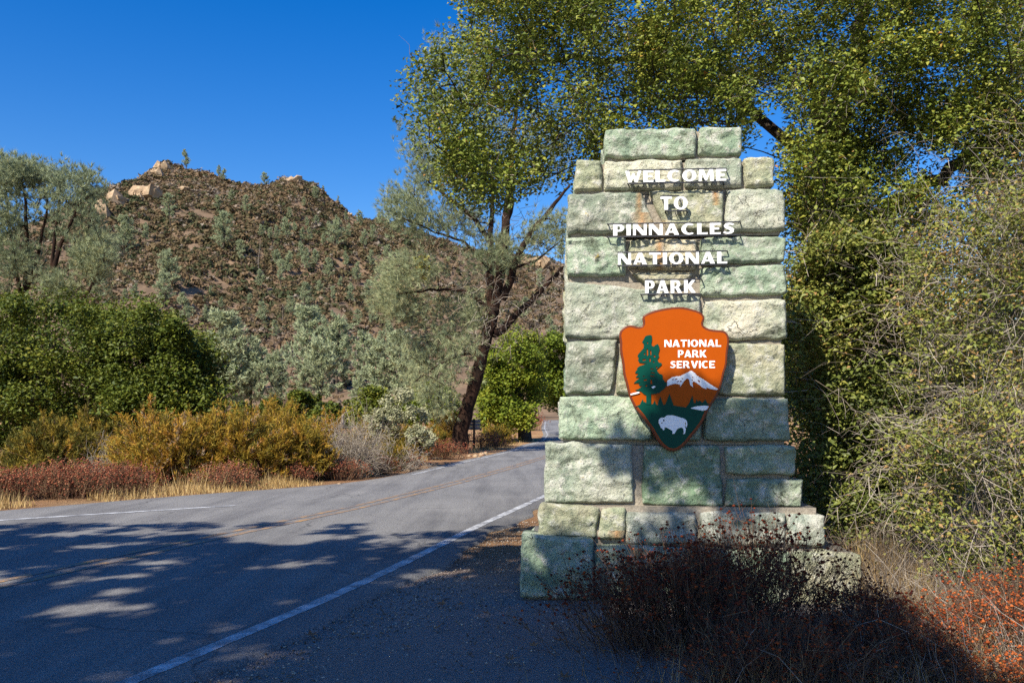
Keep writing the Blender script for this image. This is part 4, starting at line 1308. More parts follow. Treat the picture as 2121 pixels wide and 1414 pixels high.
def pine_mass(name, label, base_px, Y, stems, tufts, cat='pine tree', extra=None, per=12, L=.26, W=.018, up=.7, tmu=.5, depth=2.2, matn='needle', group=None, seg=1.0):
    """a big grey pine: stems given as lists of (px, py, radius), foliage as (polygon, number of sprays, tint)"""
    base = at(*base_px, Y); base[2] = flat_z(Y) - .05
    root = empty(name, base)
    tag(root, label, cat, group)
    tk, cr = Acc(), Acc()
    nodes, rads = [], []
    for k, stm in enumerate(stems):
        off = stm[0] if np.ndim(stm[0]) == 0 else 0.0
        pts = stm[1:] if np.ndim(stm[0]) == 0 else stm
        P = np.array([at(x, y, Y + off * (i / max(1, len(pts) - 1))) for i, (x, y, r_) in enumerate(pts)])
        rr = np.array([p[2] for p in pts])
        if k == 0: P[0] = base
        # finer, slightly crooked
        s = np.linspace(0, len(P) - 1, (len(P) - 1) * 4 + 1)
        Pf = np.stack([np.interp(s, range(len(P)), P[:, j]) for j in range(3)], 1)
        Pf[1:-1] += rng.normal(size=Pf[1:-1].shape) * .02
        rf = np.interp(s, range(len(P)), rr)
        tubes(tk, Pf, rf * (1 + .04 * rng.normal(size=len(rf))), 9)
        nodes += list(Pf[2:]); rads += list(rf[2:])
    C, T = [], []
    for poly, n_, t_ in tufts:
        q = spread(poly, n_, Y - depth, Y + depth, (), (60, -.06))
        C.append(q); T.append(np.full(n_, t_))
    C = np.concatenate(C); T = np.concatenate(T)
    sk = grow(tk, nodes, rads, C[rng.permutation(len(C))[:min(len(C), 260)]], .012, 4, 6, .06, .5)
    # each spray: a handful of brushes fanned out from the branch, away from the stem
    d0 = C - np.array([sk[np.argmin(np.linalg.norm(sk - c_, axis=1) + .001)] for c_ in C])
    axis = np.array(nodes).mean(0)
    out = unit(unit(d0) * .4 + unit(C - axis) * .7 + np.array((0, 0, up)) + rng.normal(size=C.shape) * .25)
    m = 9
    cc = np.repeat(C, m, 0) + rng.normal(size=(len(C) * m, 3)) * .26 * seg + np.repeat(out, m, 0) * rng.uniform(-.3, .4, (len(C) * m, 1)) * seg
    dd = unit(np.repeat(out, m, 0) + rng.normal(size=cc.shape) * .3)
    tn = np.clip(np.repeat(T, m) + rng.normal(0, .12, len(cc)), 0, 1)
    per_ = per
    d2 = unit(np.repeat(dd, per_, 0) + rng.normal(size=(len(cc) * per_, 3)) * .45)
    bs = np.repeat(cc, per_, 0) + d2 * .02
    spikes(cr, bs, d2, L * rng.uniform(.6, 1.25, len(bs)), W, np.clip(np.repeat(tn, per_) + rng.normal(0, .1, len(bs)), 0, 1))
    link('trunk', tk.mesh('trunk', True, base), M['bark_pine'], root)
    link('crown', cr.mesh('crown', False, base), M[matn], root)
    return root, base

pine_mass('grey_pine', 'tall many stemmed grey pine rising behind the dark oaks, nearest the left edge', (40, 920), 44,
   [[(40, 920, 0.220), (45, 760, 0.193), (50, 640, 0.165), (58, 520, 0.110), (52, 420, 0.066), (45, 360, 0.028)], [(48, 640, 0.110), (30, 540, 0.088), (15, 430, 0.055), (8, 360, 0.022)], [(50, 620, 0.110), (80, 520, 0.077), (98, 430, 0.050), (92, 360, 0.022)]],
   [([(-60, 370), (0, 345), (60, 340), (95, 360), (100, 470), (95, 600), (60, 640), (-60, 640)], 320, .45), ([(-10, 352), (20, 342), (80, 346), (90, 372), (20, 380)], 80, .45)], per=16, L=.30, W=.026, up=1.3)
pine_mass('grey_pine', 'dark stemmed grey pine fanning out left of the hill', (95, 920), 43,
   [[(95, 920, 0.220), (98, 760, 0.176), (97, 600, 0.143), (127, 504, 0.094), (161, 428, 0.055), (178, 380, 0.028)], [(95, 640, 0.121), (110, 520, 0.083), (122, 440, 0.055), (122, 372, 0.028)], [(150, 650, 0.110), (185, 600, 0.072), (215, 555, 0.050), (238, 520, 0.028)], [(97, 620, 0.083), (140, 560, 0.055), (185, 470, 0.039), (198, 410, 0.022)], [(97, 650, 0.066), (140, 590, 0.044), (180, 600, 0.033), (215, 640, 0.022)]],
   [([(100, 360), (135, 355), (140, 385), (105, 400)], 34, .35), ([(150, 368), (185, 362), (208, 400), (205, 430), (160, 400)], 40, .35), ([(105, 400), (160, 400), (205, 440), (210, 540), (150, 560), (100, 540)], 60, .40),
    ([(168, 500), (200, 490), (225, 515), (228, 560), (190, 585), (168, 560)], 70, .62), ([(60, 560), (130, 560), (150, 610), (110, 640), (60, 640)], 60, .55), ([(205, 440), (240, 500), (245, 560), (225, 600), (180, 620), (210, 520)], 20, .4)], per=16, L=.30, W=.026, up=1.3)

# ---------------------------------------------------------------- the big leaning pine by the road
big, bb = pine_mass('grey_pine', 'large grey pine with a thick leaning dark trunk beside the road', (950, 937), 37,
   [[(948, 940, .42), (955, 890, .34), (972, 830, .30), (988, 780, .275), (1003, 720, .26), (1020, 655, .25), (1032, 600, .20), (1040, 540, .22), (1047, 470, .18), (1055, 400, .14), (1062, 300, .10), (1075, 180, .05)],
    [.8, (1018, 665, .24), (1016, 600, .19), (1017, 540, .16), (1016, 480, .12), (1022, 430, .09), (1018, 340, .05)],
    [-.8, (1040, 620, .2), (1054, 590, .17), (1078, 518, .14), (1108, 470, .11), (1140, 435, .09), (1180, 385, .05)],
    [1.0, (1020, 690, .2), (1036, 688, .17), (1065, 655, .15), (1100, 625, .13), (1140, 580, .10), (1185, 535, .06)],
    [-1.2, (1018, 505, .13), (984, 455, .10), (943, 421, .08), (896, 387, .05), (868, 350, .02)],
    [.4, (1040, 560, .14), (1036, 500, .12), (1058, 440, .09), (1065, 360, .05)],
    [-1.5, (1016, 560, .08), (960, 500, .06), (900, 480, .04), (830, 450, .02)],
    [-1.0, (1015, 640, .09), (960, 600, .07), (890, 600, .05), (820, 610, .03)],
    [-1.2, (1000, 730, .08), (950, 735, .06), (900, 760, .04), (860, 790, .02)],
    [1.2, (1060, 560, .07), (1110, 540, .05), (1160, 500, .03)]],
   [([(792, 600), (805, 555), (850, 532), (930, 560), (1000, 600), (1012, 640), (980, 680), (900, 690), (840, 665), (795, 640)], 210, .66),
    ([(840, 700), (900, 690), (985, 690), (1000, 745), (960, 800), (920, 860), (880, 855), (850, 780)], 150, .64),
    ([(840, 270), (880, 285), (915, 300), (920, 380), (870, 400), (845, 360)], 60, .40),
    ([(800, 410), (850, 390), (920, 410), (960, 440), (930, 475), (860, 480), (800, 455)], 110, .50),
    ([(960, 520), (1050, 495), (1095, 520), (1060, 560), (980, 570)], 55, .5), ([(1080, 470), (1170, 440), (1175, 505), (1100, 515)], 46, .5),
    ([(880, 100), (960, 60), (1000, 200), (950, 300), (900, 250)], 40, .35), ([(1000, 250), (1180, 250), (1180, 380), (1000, 360)], 60, .35), ([(940, 440), (1010, 430), (1010, 490), (960, 500)], 26, .4)],
   per=18, L=.28, W=.016, depth=1.9, up=.5)
# dead brown cone clusters and bare lower twigs
tw = Acc()
q = spread([(940, 560), (1040, 560), (1180, 540), (1180, 640), (1040, 740), (960, 690)], 330, 35.5, 38.5)
d = rand_unit(len(q)); d[:, 2] -= .25
twigs(tw, q, unit(d), rng.uniform(.4, 1.2, len(q)), .014, 5, .22, .1, 3, rng.uniform(.1, .9, len(q)))
q = spread([(860, 420), (1100, 430), (1150, 520), (900, 520)], 200, 35.5, 38.5)
d = rand_unit(len(q)); d[:, 2] -= .1
twigs(tw, q, unit(d), rng.uniform(.4, 1.3, len(q)), .012, 5, .22, .1, 3, rng.uniform(0, .5, len(q)))
link('dead_twigs', tw.mesh('dead_twigs', False, bb), M['twig'], big)
for poly, n_ in (([(858, 532), (888, 528), (893, 560), (880, 582), (862, 560)], 150), ([(922, 290), (950, 285), (952, 340), (935, 365), (925, 330)], 110)):
    c_ = spread(poly, n_, 35.2, 36.0)
    ac = Acc()
    leaves(ac, c_, .16, .09, rng.uniform(.75, 1.0, n_), 0)
    d = rand_unit(n_); d[:, 2] -= 1.0
    spikes(ac, c_, unit(d), .22, .02, rng.uniform(.8, 1, n_))
    o = link('dead_cone_cluster', ac.mesh('dead_cone_cluster', False, bb), M['straw'] if False else M['shrub_leaf'], big)

# ---------------------------------------------------------------- roadside shrubs on the left
def gpos(px, Y):
    return np.array(((px - 1060.5) / F * Y, Y, float(flat_z(Y)) - .03))

def chamise(label, px, Y, wpx, top_py, n=360, tmu=.5, group='gold and olive shrubs along the road', name='chamise_shrub', cat='shrub', mat='chamise', per=15, L=.11, W=.021, twig=.25, full=.35):
    b = gpos(px, Y)
    rx = wpx / F * Y / 2
    H = CAMZ - (top_py - HOR) / F * Y - b[2]
    root = empty(name, b)
    tag(root, label, cat, group)
    st_, fo = Acc(), Acc()
    d = rand_unit(n)
    d[:, 2] = np.abs(d[:, 2]) ** .7
    lump = 1 + .55 * fbm(d[:, 0] * 2.2 + px, d[:, 1] * 2.2, d[:, 2] * 2.2, 3, 5)
    tip = b + d * np.array((rx, rx * .85, H * .93)) * (lump * rng.uniform(.72, 1.05, n))[:, None]
    base = b + rng.normal(size=(n, 3)) * np.array((rx * .25, rx * .25, 0))
    base[:, 2] = b[2]
    K = 5
    s = np.linspace(0, 1, K)[None, :, None]
    mid = (base + tip) / 2 + np.array((0, 0, .18)) * H + rng.normal(size=(n, 3)) * .06
    P = (1 - s) ** 2 * base[:, None] + 2 * s * (1 - s) * mid[:, None] + s ** 2 * tip[:, None]
    tubes(st_, P, np.linspace(.012, .003, K)[None].repeat(n, 0), 3, rng.uniform(0, .9, n))
    link('branches', st_.mesh('branches', False, b), M['stemdark'] if twig < .5 else M['twig'], root)
    # sprigs: short upright sprays near the ends
    sub = 7
    f_ = rng.uniform(full, 1.0, (n, sub))
    s1 = f_[..., None]
    o = ((1 - s1) ** 2 * base[:, None] + 2 * s1 * (1 - s1) * mid[:, None] + s1 ** 2 * tip[:, None]).reshape(-1, 3)
    ax = unit(np.repeat(unit(tip - base), sub, 0) * .7 + np.array((0, 0, .55)) + rng.normal(size=o.shape) * .45)
    ln = rng.uniform(.10, .28, len(o)) * (H / 1.8) ** .5
    tn = np.clip(np.repeat(rng.normal(tmu - .04, .22, n), sub) + rng.normal(0, .08, len(o)), 0, 1)
    t_ = rng.uniform(0, 1, (len(o), per))
    pos = (o[:, None] + ax[:, None] * (ln[:, None] * t_)[..., None]).reshape(-1, 3) + rng.normal(size=(len(o) * per, 3)) * .014
    dd = unit(np.repeat(ax, per, 0) + rng.normal(size=pos.shape) * .55)
    spikes(fo, pos, dd, L * rng.uniform(.5, 1.1, len(pos)), W, np.clip(np.repeat(tn, per) + rng.normal(0, .07, len(pos)), 0, 1))
    link('sprigs', fo.mesh('sprigs', False, b), M[mat], root)
    return root

chamise('dark olive rounded shrub at the left end of the roadside row', 110, 20.0, 220, 862, 460, .22)
chamise('dull olive shrub peeking over the dark olive one', 190, 24, 150, 838, 230, .35)
chamise('wide gold shrub, largest of the roadside row', 375, 19.4, 270, 852, 560, .62)
chamise('rusty gold shrub rising behind the largest gold one', 330, 23.5, 190, 848, 230, .70)
chamise('gold shrub right of the largest one in the roadside row', 510, 19.5, 210, 850, 430, .58)
chamise('tall gold shrub, highest of the roadside row, near its right end', 550, 23, 190, 818, 360, .55)
chamise('olive gold shrub at the right end of the roadside row', 615, 20.2, 140, 860, 330, .52)
chamise('small rusty shrub in front of the bleached stump', 668, 26, 100, 850, 160, .78)
chamise('small gold shrub just left of the leaning pine trunk', 925, 38.5, 90, 845, 150, .55)
chamise('olive shrub between the sign back and the bright oak', 1030, 46, 80, 868, 130, .4)
chamise('dull olive shrub filling the gap right of the taller manzanita', 850, 31, 120, 872, 220, .3)
chamise('brownish shrub behind the bleached stump and taller manzanita', 770, 33, 130, 868, 220, .45)
chamise('low olive shrub at the foot of the leaning pine', 905, 35, 60, 885, 100, .4)
chamise('small grey green bush at the edge of the dirt', 812, 24, 60, 918, 110, .35)

def twig_bush(label, px, Y, wpx, top_py, n, cat='dead shrub', group=None, leafy=0, tint=(.3, 1.0), name='dead_shrub', r=.006):
    b = gpos(px, Y)
    rx = wpx / F * Y / 2
    H = CAMZ - (top_py - HOR) / F * Y - b[2]
    root = empty(name, b)
    tag(root, label, cat, group)
    ac = Acc()
    d = rand_unit(n); d[:, 2] = np.abs(d[:, 2]) + .1
    tip = d * np.array((rx, rx, H))
    base = b + rng.normal(size=(n, 3)) * np.array((rx * .15, rx * .15, 0)); base[:, 2] = b[2]
    P = twigs(ac, base, unit(tip), np.linalg.norm(tip, axis=1) * rng.uniform(.75, 1, n), r, 6, .16, .08, 3, rng.uniform(*tint, n))
    for rep_ in range(3):
        i = rng.integers(2, 6, n)
        o = P[np.arange(n), i]
        d2 = unit(unit(tip) + rng.normal(size=(n, 3)) * .8)
        twigs(ac, o, d2, rng.uniform(.15, .45, n) * H, r * .6, 4, .2, .1, 3, rng.uniform(*tint, n))
    link('branches', ac.mesh('branches', False, b), M['twig'], root)
    if leafy:
        lf = Acc()
        o = P.reshape(-1, 3)[rng.integers(0, n * 6, leafy)] + rng.normal(size=(leafy, 3)) * .06
        leaves(lf, o, .045, .03, rng.uniform(.1, .8, leafy), .2)
        link('leaves', lf.mesh('leaves', False, b), M['shrub_leaf'], root)
    return root
twig_bush('tangled bare grey shrub right of the gold row', 728, 21.5, 130, 862, 420, leafy=500, r=.008)
twig_bush('low sprawl of bare grey branches below the pale manzanita', 815, 24, 150, 905, 160, leafy=0, tint=(.5, 1), r=.008)
twig_bush('small dead grey shrub between the gold shrubs', 215, 19.5, 60, 915, 110, tint=(.5, 1))

# bleached stump
st_ = empty('dead_stump', gpos(690, 26.5))
tag(st_, 'bleached white broken stump sticking up behind the grey shrub', 'stump')
for pts, rr in (([(698, 930), (703, 905), (704, 890), (709, 872), (708, 864), (714, 852)], [.13, .11, .085, .075, .05, .012]), ([(702, 908), (690, 896), (684, 897), (676, 887), (671, 889), (666, 877)], [.08, .075, .05, .06, .03, .01])):
    ac = Acc()
    P = np.array([at(x, y, 26.5) for x, y in pts]); 
    tubes(ac, P, np.array(rr), 7)
    link('trunk' if len(st_.children) == 0 else 'branch', ac.mesh('wood', False, gpos(690, 26.5)), M['deadwood'], st_)

# pale manzanita
def manzanita(label, px, Y, poly, nc, per=46):
    b = gpos(px, Y)
    C = spread(poly, nc, Y - .9, Y + .9)
    tr = np.array([b, b + (0, 0, .25), b + (.05, 0, .5), b + (0, .05, .75)])
    return broadleaf('manzanita_shrub', label, 'shrub', b, tr, [.05, .045, .04, .03], C, .13, per, .075, .042, M['cream'], M['bark_pine'], 'pale manzanita shrubs', .5, .62, .2, .006)
manzanita('pale cream leaved manzanita, the taller of two', 815, 26.5, [(755, 870), (775, 845), (800, 818), (835, 800), (855, 815), (850, 840), (890, 850), (885, 870), (850, 880), (830, 905), (770, 900)], 130)
manzanita('small pale manzanita at the lower right of the taller one', 868, 26, [(845, 895), (865, 880), (890, 885), (903, 905), (895, 925), (865, 925), (850, 915)], 46)

# rust red buckwheat
def buckwheat(label, px, Y, wpx, h, n, group, near=False, headr=.016, tmu=.5, name='buckwheat_shrub', stem=None, lean=(0, 0), b=None, heads_per=3, mat='rust', spread_=.55):
    if b is None: b = gpos(px, Y)
    rx = wpx / F * Y / 2
    root = empty(name, b)
    tag(root, label, 'shrub', group)
    ac, hd = Acc(), Acc()
    base = b + np.stack([rng.normal(0, .38, n) * rx, rng.normal(0, .30, n) * rx, np.zeros(n)], 1)
    d = unit(np.stack([(base[:, 0] - b[0]) / rx * spread_ + rng.normal(0, .22, n) + lean[0], (base[:, 1] - b[1]) / rx * spread_ + rng.normal(0, .22, n) + lean[1], np.ones(n)], 1))
    L = h * rng.uniform(.55, 1.1, n) * (1 - .25 * np.clip(np.abs(base[:, 0] - b[0]) / rx, 0, 1.4))
    P = twigs(ac, base, d, L, .0026 if near else .005, 5, .10, .02, 3, rng.uniform(0, .8, n))
    tips = P[:, -1]
    for j in range(heads_per):
        q = tips + rng.normal(size=(n, 3)) * np.array((.05, .05, .035)) * (1 if near else 1.6) * h / .6
        if near:
            seg = np.stack([P[:, -2], q], 1)
            tubes(ac, seg, np.full((n, 2), .0012), 3, .3)
        # a head: squashed eight-faced bead, lumpy
        r_ = headr * rng.uniform(.6, 1.25, n)[:, None]
        ax = np.array([(1, 0, 0), (0, 1, 0), (-1, 0, 0), (0, -1, 0), (0, 0, .75), (0, 0, -.6)], float)
        rot = rng.uniform(0, 6.28, n)
        cs, sn = np.cos(rot)[:, None], np.sin(rot)[:, None]
        V = np.stack([q + np.stack([a_[0] * cs[:, 0] - a_[1] * sn[:, 0], a_[0] * sn[:, 0] + a_[1] * cs[:, 0], np.full(n, a_[2])], 1) * r_ * rng.uniform(.8, 1.2, (n, 1)) for a_ in ax], 1)
        tri = np.array([(0, 1, 4), (1, 2, 4), (2, 3, 4), (3, 0, 4), (1, 0, 5), (2, 1, 5), (3, 2, 5), (0, 3, 5)])
        f_ = (np.arange(n)[:, None, None] * 6 + tri[None]).reshape(-1, 3)
        hd.add(V.reshape(-1, 3), f_, np.repeat(np.clip(rng.normal(tmu, .2, n), 0, 1), 8))
    # fine side twiglets and dry leaves lower down
    m = n * 3
    i = rng.integers(0, n, m); j = rng.integers(1, 5, m)
    o = P[i, j]
    twigs(ac, o, unit(d[i] + rng.normal(size=(m, 3)) * .5), h * rng.uniform(.12, .35, m), .0016 if near else .004, 2, .1, 0, 3, rng.uniform(0, .9, m))
    lf = rng.integers(0, n, n * 5)
    spikes(hd if not near else ac, P[lf, rng.integers(1, 4, n * 5)], unit(d[lf] + rng.normal(size=(n * 5, 3)) * .6), .05 if not near else .03, .008 if not near else .004, np.clip(rng.normal(tmu + .1, .25, n * 5), 0, 1))
    link('stems', ac.mesh('stems', False, b), M['stemdark'], root)['kind'] = 'stuff'
    link('seed_heads', hd.mesh('seed_heads', False, b), M[mat], root)['kind'] = 'stuff'
    return root
GB = 'rust red buckwheat along the far road edge'
buckwheat('rust red buckwheat at the far left of the road edge', 10, 15.3, 130, .5, 300, GB, headr=.021, tmu=.5)
buckwheat('largest rust red buckwheat clump, below the dark olive shrub', 150, 15.9, 230, .60, 620, GB, headr=.021, tmu=.62)
buckwheat('dull red buckwheat clump beside the largest one, towards the right', 262, 16.6, 140, .54, 300, GB, headr=.021, tmu=.5)
buckwheat('pinkish red buckwheat in front of the wide gold shrub', 475, 17.8, 130, .5, 260, GB, headr=.019, tmu=.75)
buckwheat('small red buckwheat tuft below the olive gold shrub', 610, 19.4, 80, .4, 140, GB, headr=.018, tmu=.6)
buckwheat('pale red buckwheat in front of the tangled grey shrub', 705, 20.5, 100, .5, 200, GB, headr=.018, tmu=.7)
buckwheat('russet buckwheat right of the tangled grey shrub', 775, 22.5, 110, .5, 240, GB, headr=.018, tmu=.55)
buckwheat('russet buckwheat by the small grey green bush', 835, 24.5, 90, .45, 180, GB, headr=.020, tmu=.6)
buckwheat('bright rust buckwheat left of the leaning pine foot', 910, 31, 110, .68, 300, GB, headr=.026, tmu=.55)
buckwheat('rust buckwheat strip under the sign posts', 1010, 42, 110, .8, 260, GB, headr=.03, tmu=.6)
buckwheat('deep red buckwheat beside the far road', 1100, 84, 46, 1.6, 220, GB, headr=.06, tmu=.45)

# dry grass on both verges: nobody could count it
acc = Acc()
n = 15000
Yg = np.concatenate([rng.uniform(11.5, 30, n), rng.uniform(30, 60, n // 4)])
off = np.abs(rng.normal(0, 1.0, len(Yg))) + .25 + .35 * sstep(.0, .3, fbm(Yg * .5, 0 * Yg, 0, 2, 61)) + np.where((Yg > 19) & (Yg < 40), .9, 0)
Xg = cur(LE, Yg) - off
k = fbm(Xg * .8, Yg * .8, 0, 2, 63) > -.12
Xg, Yg, off = Xg[k], Yg[k], off[k]
base = np.stack([Xg, Yg, flat_z(Yg) - .03], 1)
d = unit(np.stack([rng.normal(.05, .22, len(Xg)), rng.normal(0, .22, len(Xg)), np.ones(len(Xg))], 1))
spikes(acc, base, d, rng.uniform(.07, .27, len(Xg)) * np.where(rng.uniform(0, 1, len(Xg)) < .06, 1.8, 1) * np.clip(off, .4, 1.2), .014, rng.uniform(.1, 1, len(Xg)))
# under and behind the shrubs
n = 9000
q = np.stack([rng.uniform(-26, -3, n), rng.uniform(17, 40, n), np.zeros(n)], 1)
q[:, 2] = flat_z(q[:, 1]) - .03
q = q[q[:, 0] < cur(LE, q[:, 1]) - 1.5]
d = unit(np.stack([rng.normal(0, .25, len(q)), rng.normal(0, .25, len(q)), np.ones(len(q))], 1))
spikes(acc, q, d, rng.uniform(.2, .6, len(q)), .02, rng.uniform(.1, 1, len(q)))
tag(link('dry_grass', acc.mesh('dry_grass'), M['straw']), 'pale yellow dry grass fringing the far edge of the road', 'grass', kind='stuff')

# ---------------------------------------------------------------- the big oak behind the pillar and the thicket on the right
CROWN = [(985, -130), (978, 0), (962, 60), (930, 95), (905, 112), (870, 140), (848, 165), (842, 205), (862, 240), (880, 285), (905, 330), (935, 385), (965, 415), (1000, 425), (1060, 432), (1090, 400), (1135, 372), (1190, 350), (1260, 330), (1420, 330), (1560, 300), (1600, 300), (1640, 290), (1660, 420), (1700, 480), (1780, 500), (1900, 470), (1990, 400), (2140, 420), (2230, 400), (2230, -130)]
GAPS = [[(1604, 300), (1632, 290), (1640, 380), (1630, 410), (1606, 400)], [(1930, 300), (1990, 285), (2015, 320), (2000, 345), (1940, 340)], [(1840, 330), (1930, 300), (1960, 360), (1880, 390)]]
oak_base = gpos(1745, 11.0)
TKP = [(1745, 1125), (1742, 950), (1748, 760), (1735, 600), (1745, 470), (1725, 330), (1700, 220)]
trunk = np.array([at(x, y, 11.0) for x, y in TKP]); trunk[0] = oak_base
C1 = spread(CROWN, 960, 8.6, 12.4, GAPS, (85, -.09))
C2 = spread([(985, -130), (978, 0), (930, 100), (870, 150), (900, 300), (1000, 400), (1200, 330), (1560, 280), (1800, 300), (2121, 250), (2230, -130)], 150, 12.4, 14.5, GAPS)
C3 = spread([(1635, 440), (1700, 400), (1800, 440), (1960, 420), (1960, 640), (1900, 760), (1800, 800), (1760, 900), (1640, 900), (1630, 700)], 190, 9.3, 12.0)
C4 = spread([(1636, 285), (1770, 280), (1780, 490), (1650, 470)], 70, 9.4, 12.0)
big_oak = broadleaf('oak_tree', 'huge spreading oak overhanging the pillar and the top of the picture', 'oak tree', oak_base, trunk, [.34, .30, .27, .25, .22, .18, .14],
   np.concatenate([C1, C2, C3, C4]), rng.uniform(.19, .41, 960 + 150 + 190 + 70), 180, .053, .031, M['oak'], M['bark_oak'], None, .30, .48, .17, .006, .85, 1500)
ac = Acc()
for pts in ([(1735, 600, .16), (1790, 520, .13), (1860, 430, .11), (1940, 360, .09), (2030, 300, .07), (2130, 230, .04)], [(1742, 470, .12), (1690, 330, .08), (1500, 190, .06), (1350, 130, .045), (1200, 120, .04), (1050, 150, .02)], [(1730, 380, .15), (1740, 250, .13), (1780, 120, .10), (1800, -40, .08)]):
    P = np.array([at(x, y, 11.5 + .1 * i) for i, (x, y, r_) in enumerate(pts)])
    s = np.linspace(0, len(P) - 1, 21)
    Pf = np.stack([np.interp(s, range(len(P)), P[:, j]) for j in range(3)], 1); Pf[1:-1] += rng.normal(size=Pf[1:-1].shape) * .05
    tubes(ac, Pf, np.interp(s, range(len(P)), [p[2] for p in pts]), 8)
link('limbs', ac.mesh('limbs', True, oak_base), M['bark_oak'], big_oak)

def thicket(label, base_px, Y, poly, Y0, Y1, nc, rad, per, twn, tmu, L=.04, W=.022, name='thicket_shrub', leafm='shrub_leaf', tlen=(.4, 1.2), twr=.0036, group='twiggy shrubs crowding the right side'):
    b = gpos(base_px, Y)
    C = spread(poly, nc, Y0, Y1)
    C[:, 2] = np.maximum(C[:, 2], .15)
    root = empty(name, b)
    tag(root, label, 'shrub', group)
    ac = Acc()
    tr = np.array([b + (rng.normal() * .1, rng.normal() * .1, 0) for _ in range(1)] + [b + (0, 0, .3), b + (.1, 0, .7), b + (0, .1, 1.1)])
    tubes(ac, tr, np.array([.07, .06, .05, .04]), 6)
    grow(ac, tr, [.07, .06, .05, .04], C, .004, 4, 7, .14, .7)
    n = twn
    i = rng.integers(0, nc, n)
    o = C[i] + rng.normal(size=(n, 3)) * .18
    d = unit(unit(C[i] - tr[-1]) * .6 + rand_unit(n) + np.array((0, -.25, .15)))
    P = twigs(ac, o, d, rng.uniform(*tlen, n), twr, 6, .22, .22, 3, rng.uniform(.2, 1, n))
    m = n * 3
    i = rng.integers(0, n, m); j = rng.integers(1, 6, m)
    twigs(ac, P[i, j], unit(d[i] + rand_unit(m) * .9), rng.uniform(.08, .30, m), twr * .55, 3, .2, .1, 3, rng.uniform(.2, 1, m))
    link('branches', ac.mesh('branches', False, b), M['twig'], root)
    lf = Acc()
    clump_leaves(lf, C, rng.uniform(*rad, nc), per, L, W, .3, .9, tmu, .2)
    o = P[rng.integers(0, n, n * 3), rng.integers(1, 6, n * 3)] + rng.normal(size=(n * 3, 3)) * .02
    leaves(lf, o, L * .8, W * .8, np.clip(rng.normal(tmu, .2, n * 3), 0, 1), .2)
    link('leaves', lf.mesh('leaves', False, b), M[leafm], root)
    return root
thicket('yellow green leafy shrub close behind the right side of the pillar', 1760, 8.9, [(1640, 540), (1720, 470), (1830, 490), (1900, 560), (1880, 680), (1800, 720), (1640, 800), (1635, 640)], 8.3, 9.6, 120, (.18, .34), 260, 110, .58, L=.05, W=.03)
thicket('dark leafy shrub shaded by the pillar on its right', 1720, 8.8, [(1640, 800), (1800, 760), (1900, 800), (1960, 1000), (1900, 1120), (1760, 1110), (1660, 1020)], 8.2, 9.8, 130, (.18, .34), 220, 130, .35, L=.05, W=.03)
thicket('pale twiggy shrub with arching grey branches at the right edge', 2040, 7.6, [(1880, 520), (1960, 440), (2080, 400), (2260, 360), (2260, 900), (2100, 960), (1960, 900), (1900, 760)], 6.6, 8.6, 170, (.16, .32), 130, 760, .66, L=.042, W=.024, tlen=(.25, .8))
thicket('lower tangle of grey twigs and small leaves at the right edge', 2030, 6.8, [(1880, 880), (1960, 840), (2250, 820), (2250, 1230), (2080, 1230), (1950, 1190), (1880, 1060)], 6.0, 7.4, 130, (.14, .26), 110, 720, .62, L=.038, W=.022, tlen=(.2, .7))
thicket('tall twiggy shrub under the oak in the upper right corner', 2150, 9.5, [(1960, 380), (2060, 200), (2150, 100), (2300, 60), (2300, 600), (2000, 560)], 8.8, 10.4, 110, (.18, .34), 220, 220, .55, L=.05, W=.03, tlen=(.5, 1.2))

# more oaks of the same wood further right
for k, (x, y, h, w) in enumerate(((8.6, 13.5, 5.2, 5.0), (12.5, 19.0, 6.5, 6.5), (18.0, 27.0, 7.0, 8.0), (7.2, 17.5, 5.5, 5.0))):
    blob_tree('oak_tree', ('oak just behind the thicket at the right edge', 'second oak back behind the thicket at the right', 'farthest oak behind the thicket at the right', 'oak behind the big oak trunk')[k], 1060.5 + x / y * F, 900, HOR - (h - CAMZ) / y * F, w / y * F, y, M['oak'], 'oaks behind the right hand thicket', 150, 70, .11, .07, .42)

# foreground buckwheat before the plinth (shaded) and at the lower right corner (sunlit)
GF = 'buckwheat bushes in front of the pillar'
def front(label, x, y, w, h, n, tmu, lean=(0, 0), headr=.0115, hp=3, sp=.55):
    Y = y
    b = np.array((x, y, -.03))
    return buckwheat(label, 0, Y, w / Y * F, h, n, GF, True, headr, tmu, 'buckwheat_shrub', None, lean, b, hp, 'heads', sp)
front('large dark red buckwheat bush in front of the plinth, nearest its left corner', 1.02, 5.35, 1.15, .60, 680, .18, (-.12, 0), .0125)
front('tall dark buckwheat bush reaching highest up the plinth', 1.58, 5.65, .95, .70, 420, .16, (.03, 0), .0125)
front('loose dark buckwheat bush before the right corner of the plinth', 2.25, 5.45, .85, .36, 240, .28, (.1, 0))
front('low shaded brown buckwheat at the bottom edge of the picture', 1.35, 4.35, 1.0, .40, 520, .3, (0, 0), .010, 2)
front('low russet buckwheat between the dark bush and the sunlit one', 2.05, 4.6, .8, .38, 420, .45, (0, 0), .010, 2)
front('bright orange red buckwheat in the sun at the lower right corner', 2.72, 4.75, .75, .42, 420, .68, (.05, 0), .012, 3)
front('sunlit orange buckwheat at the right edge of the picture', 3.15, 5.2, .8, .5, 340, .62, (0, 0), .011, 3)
front('low orange buckwheat at the very bottom right', 2.45, 4.05, .6, .30, 260, .8, (0, 0), .011, 3)
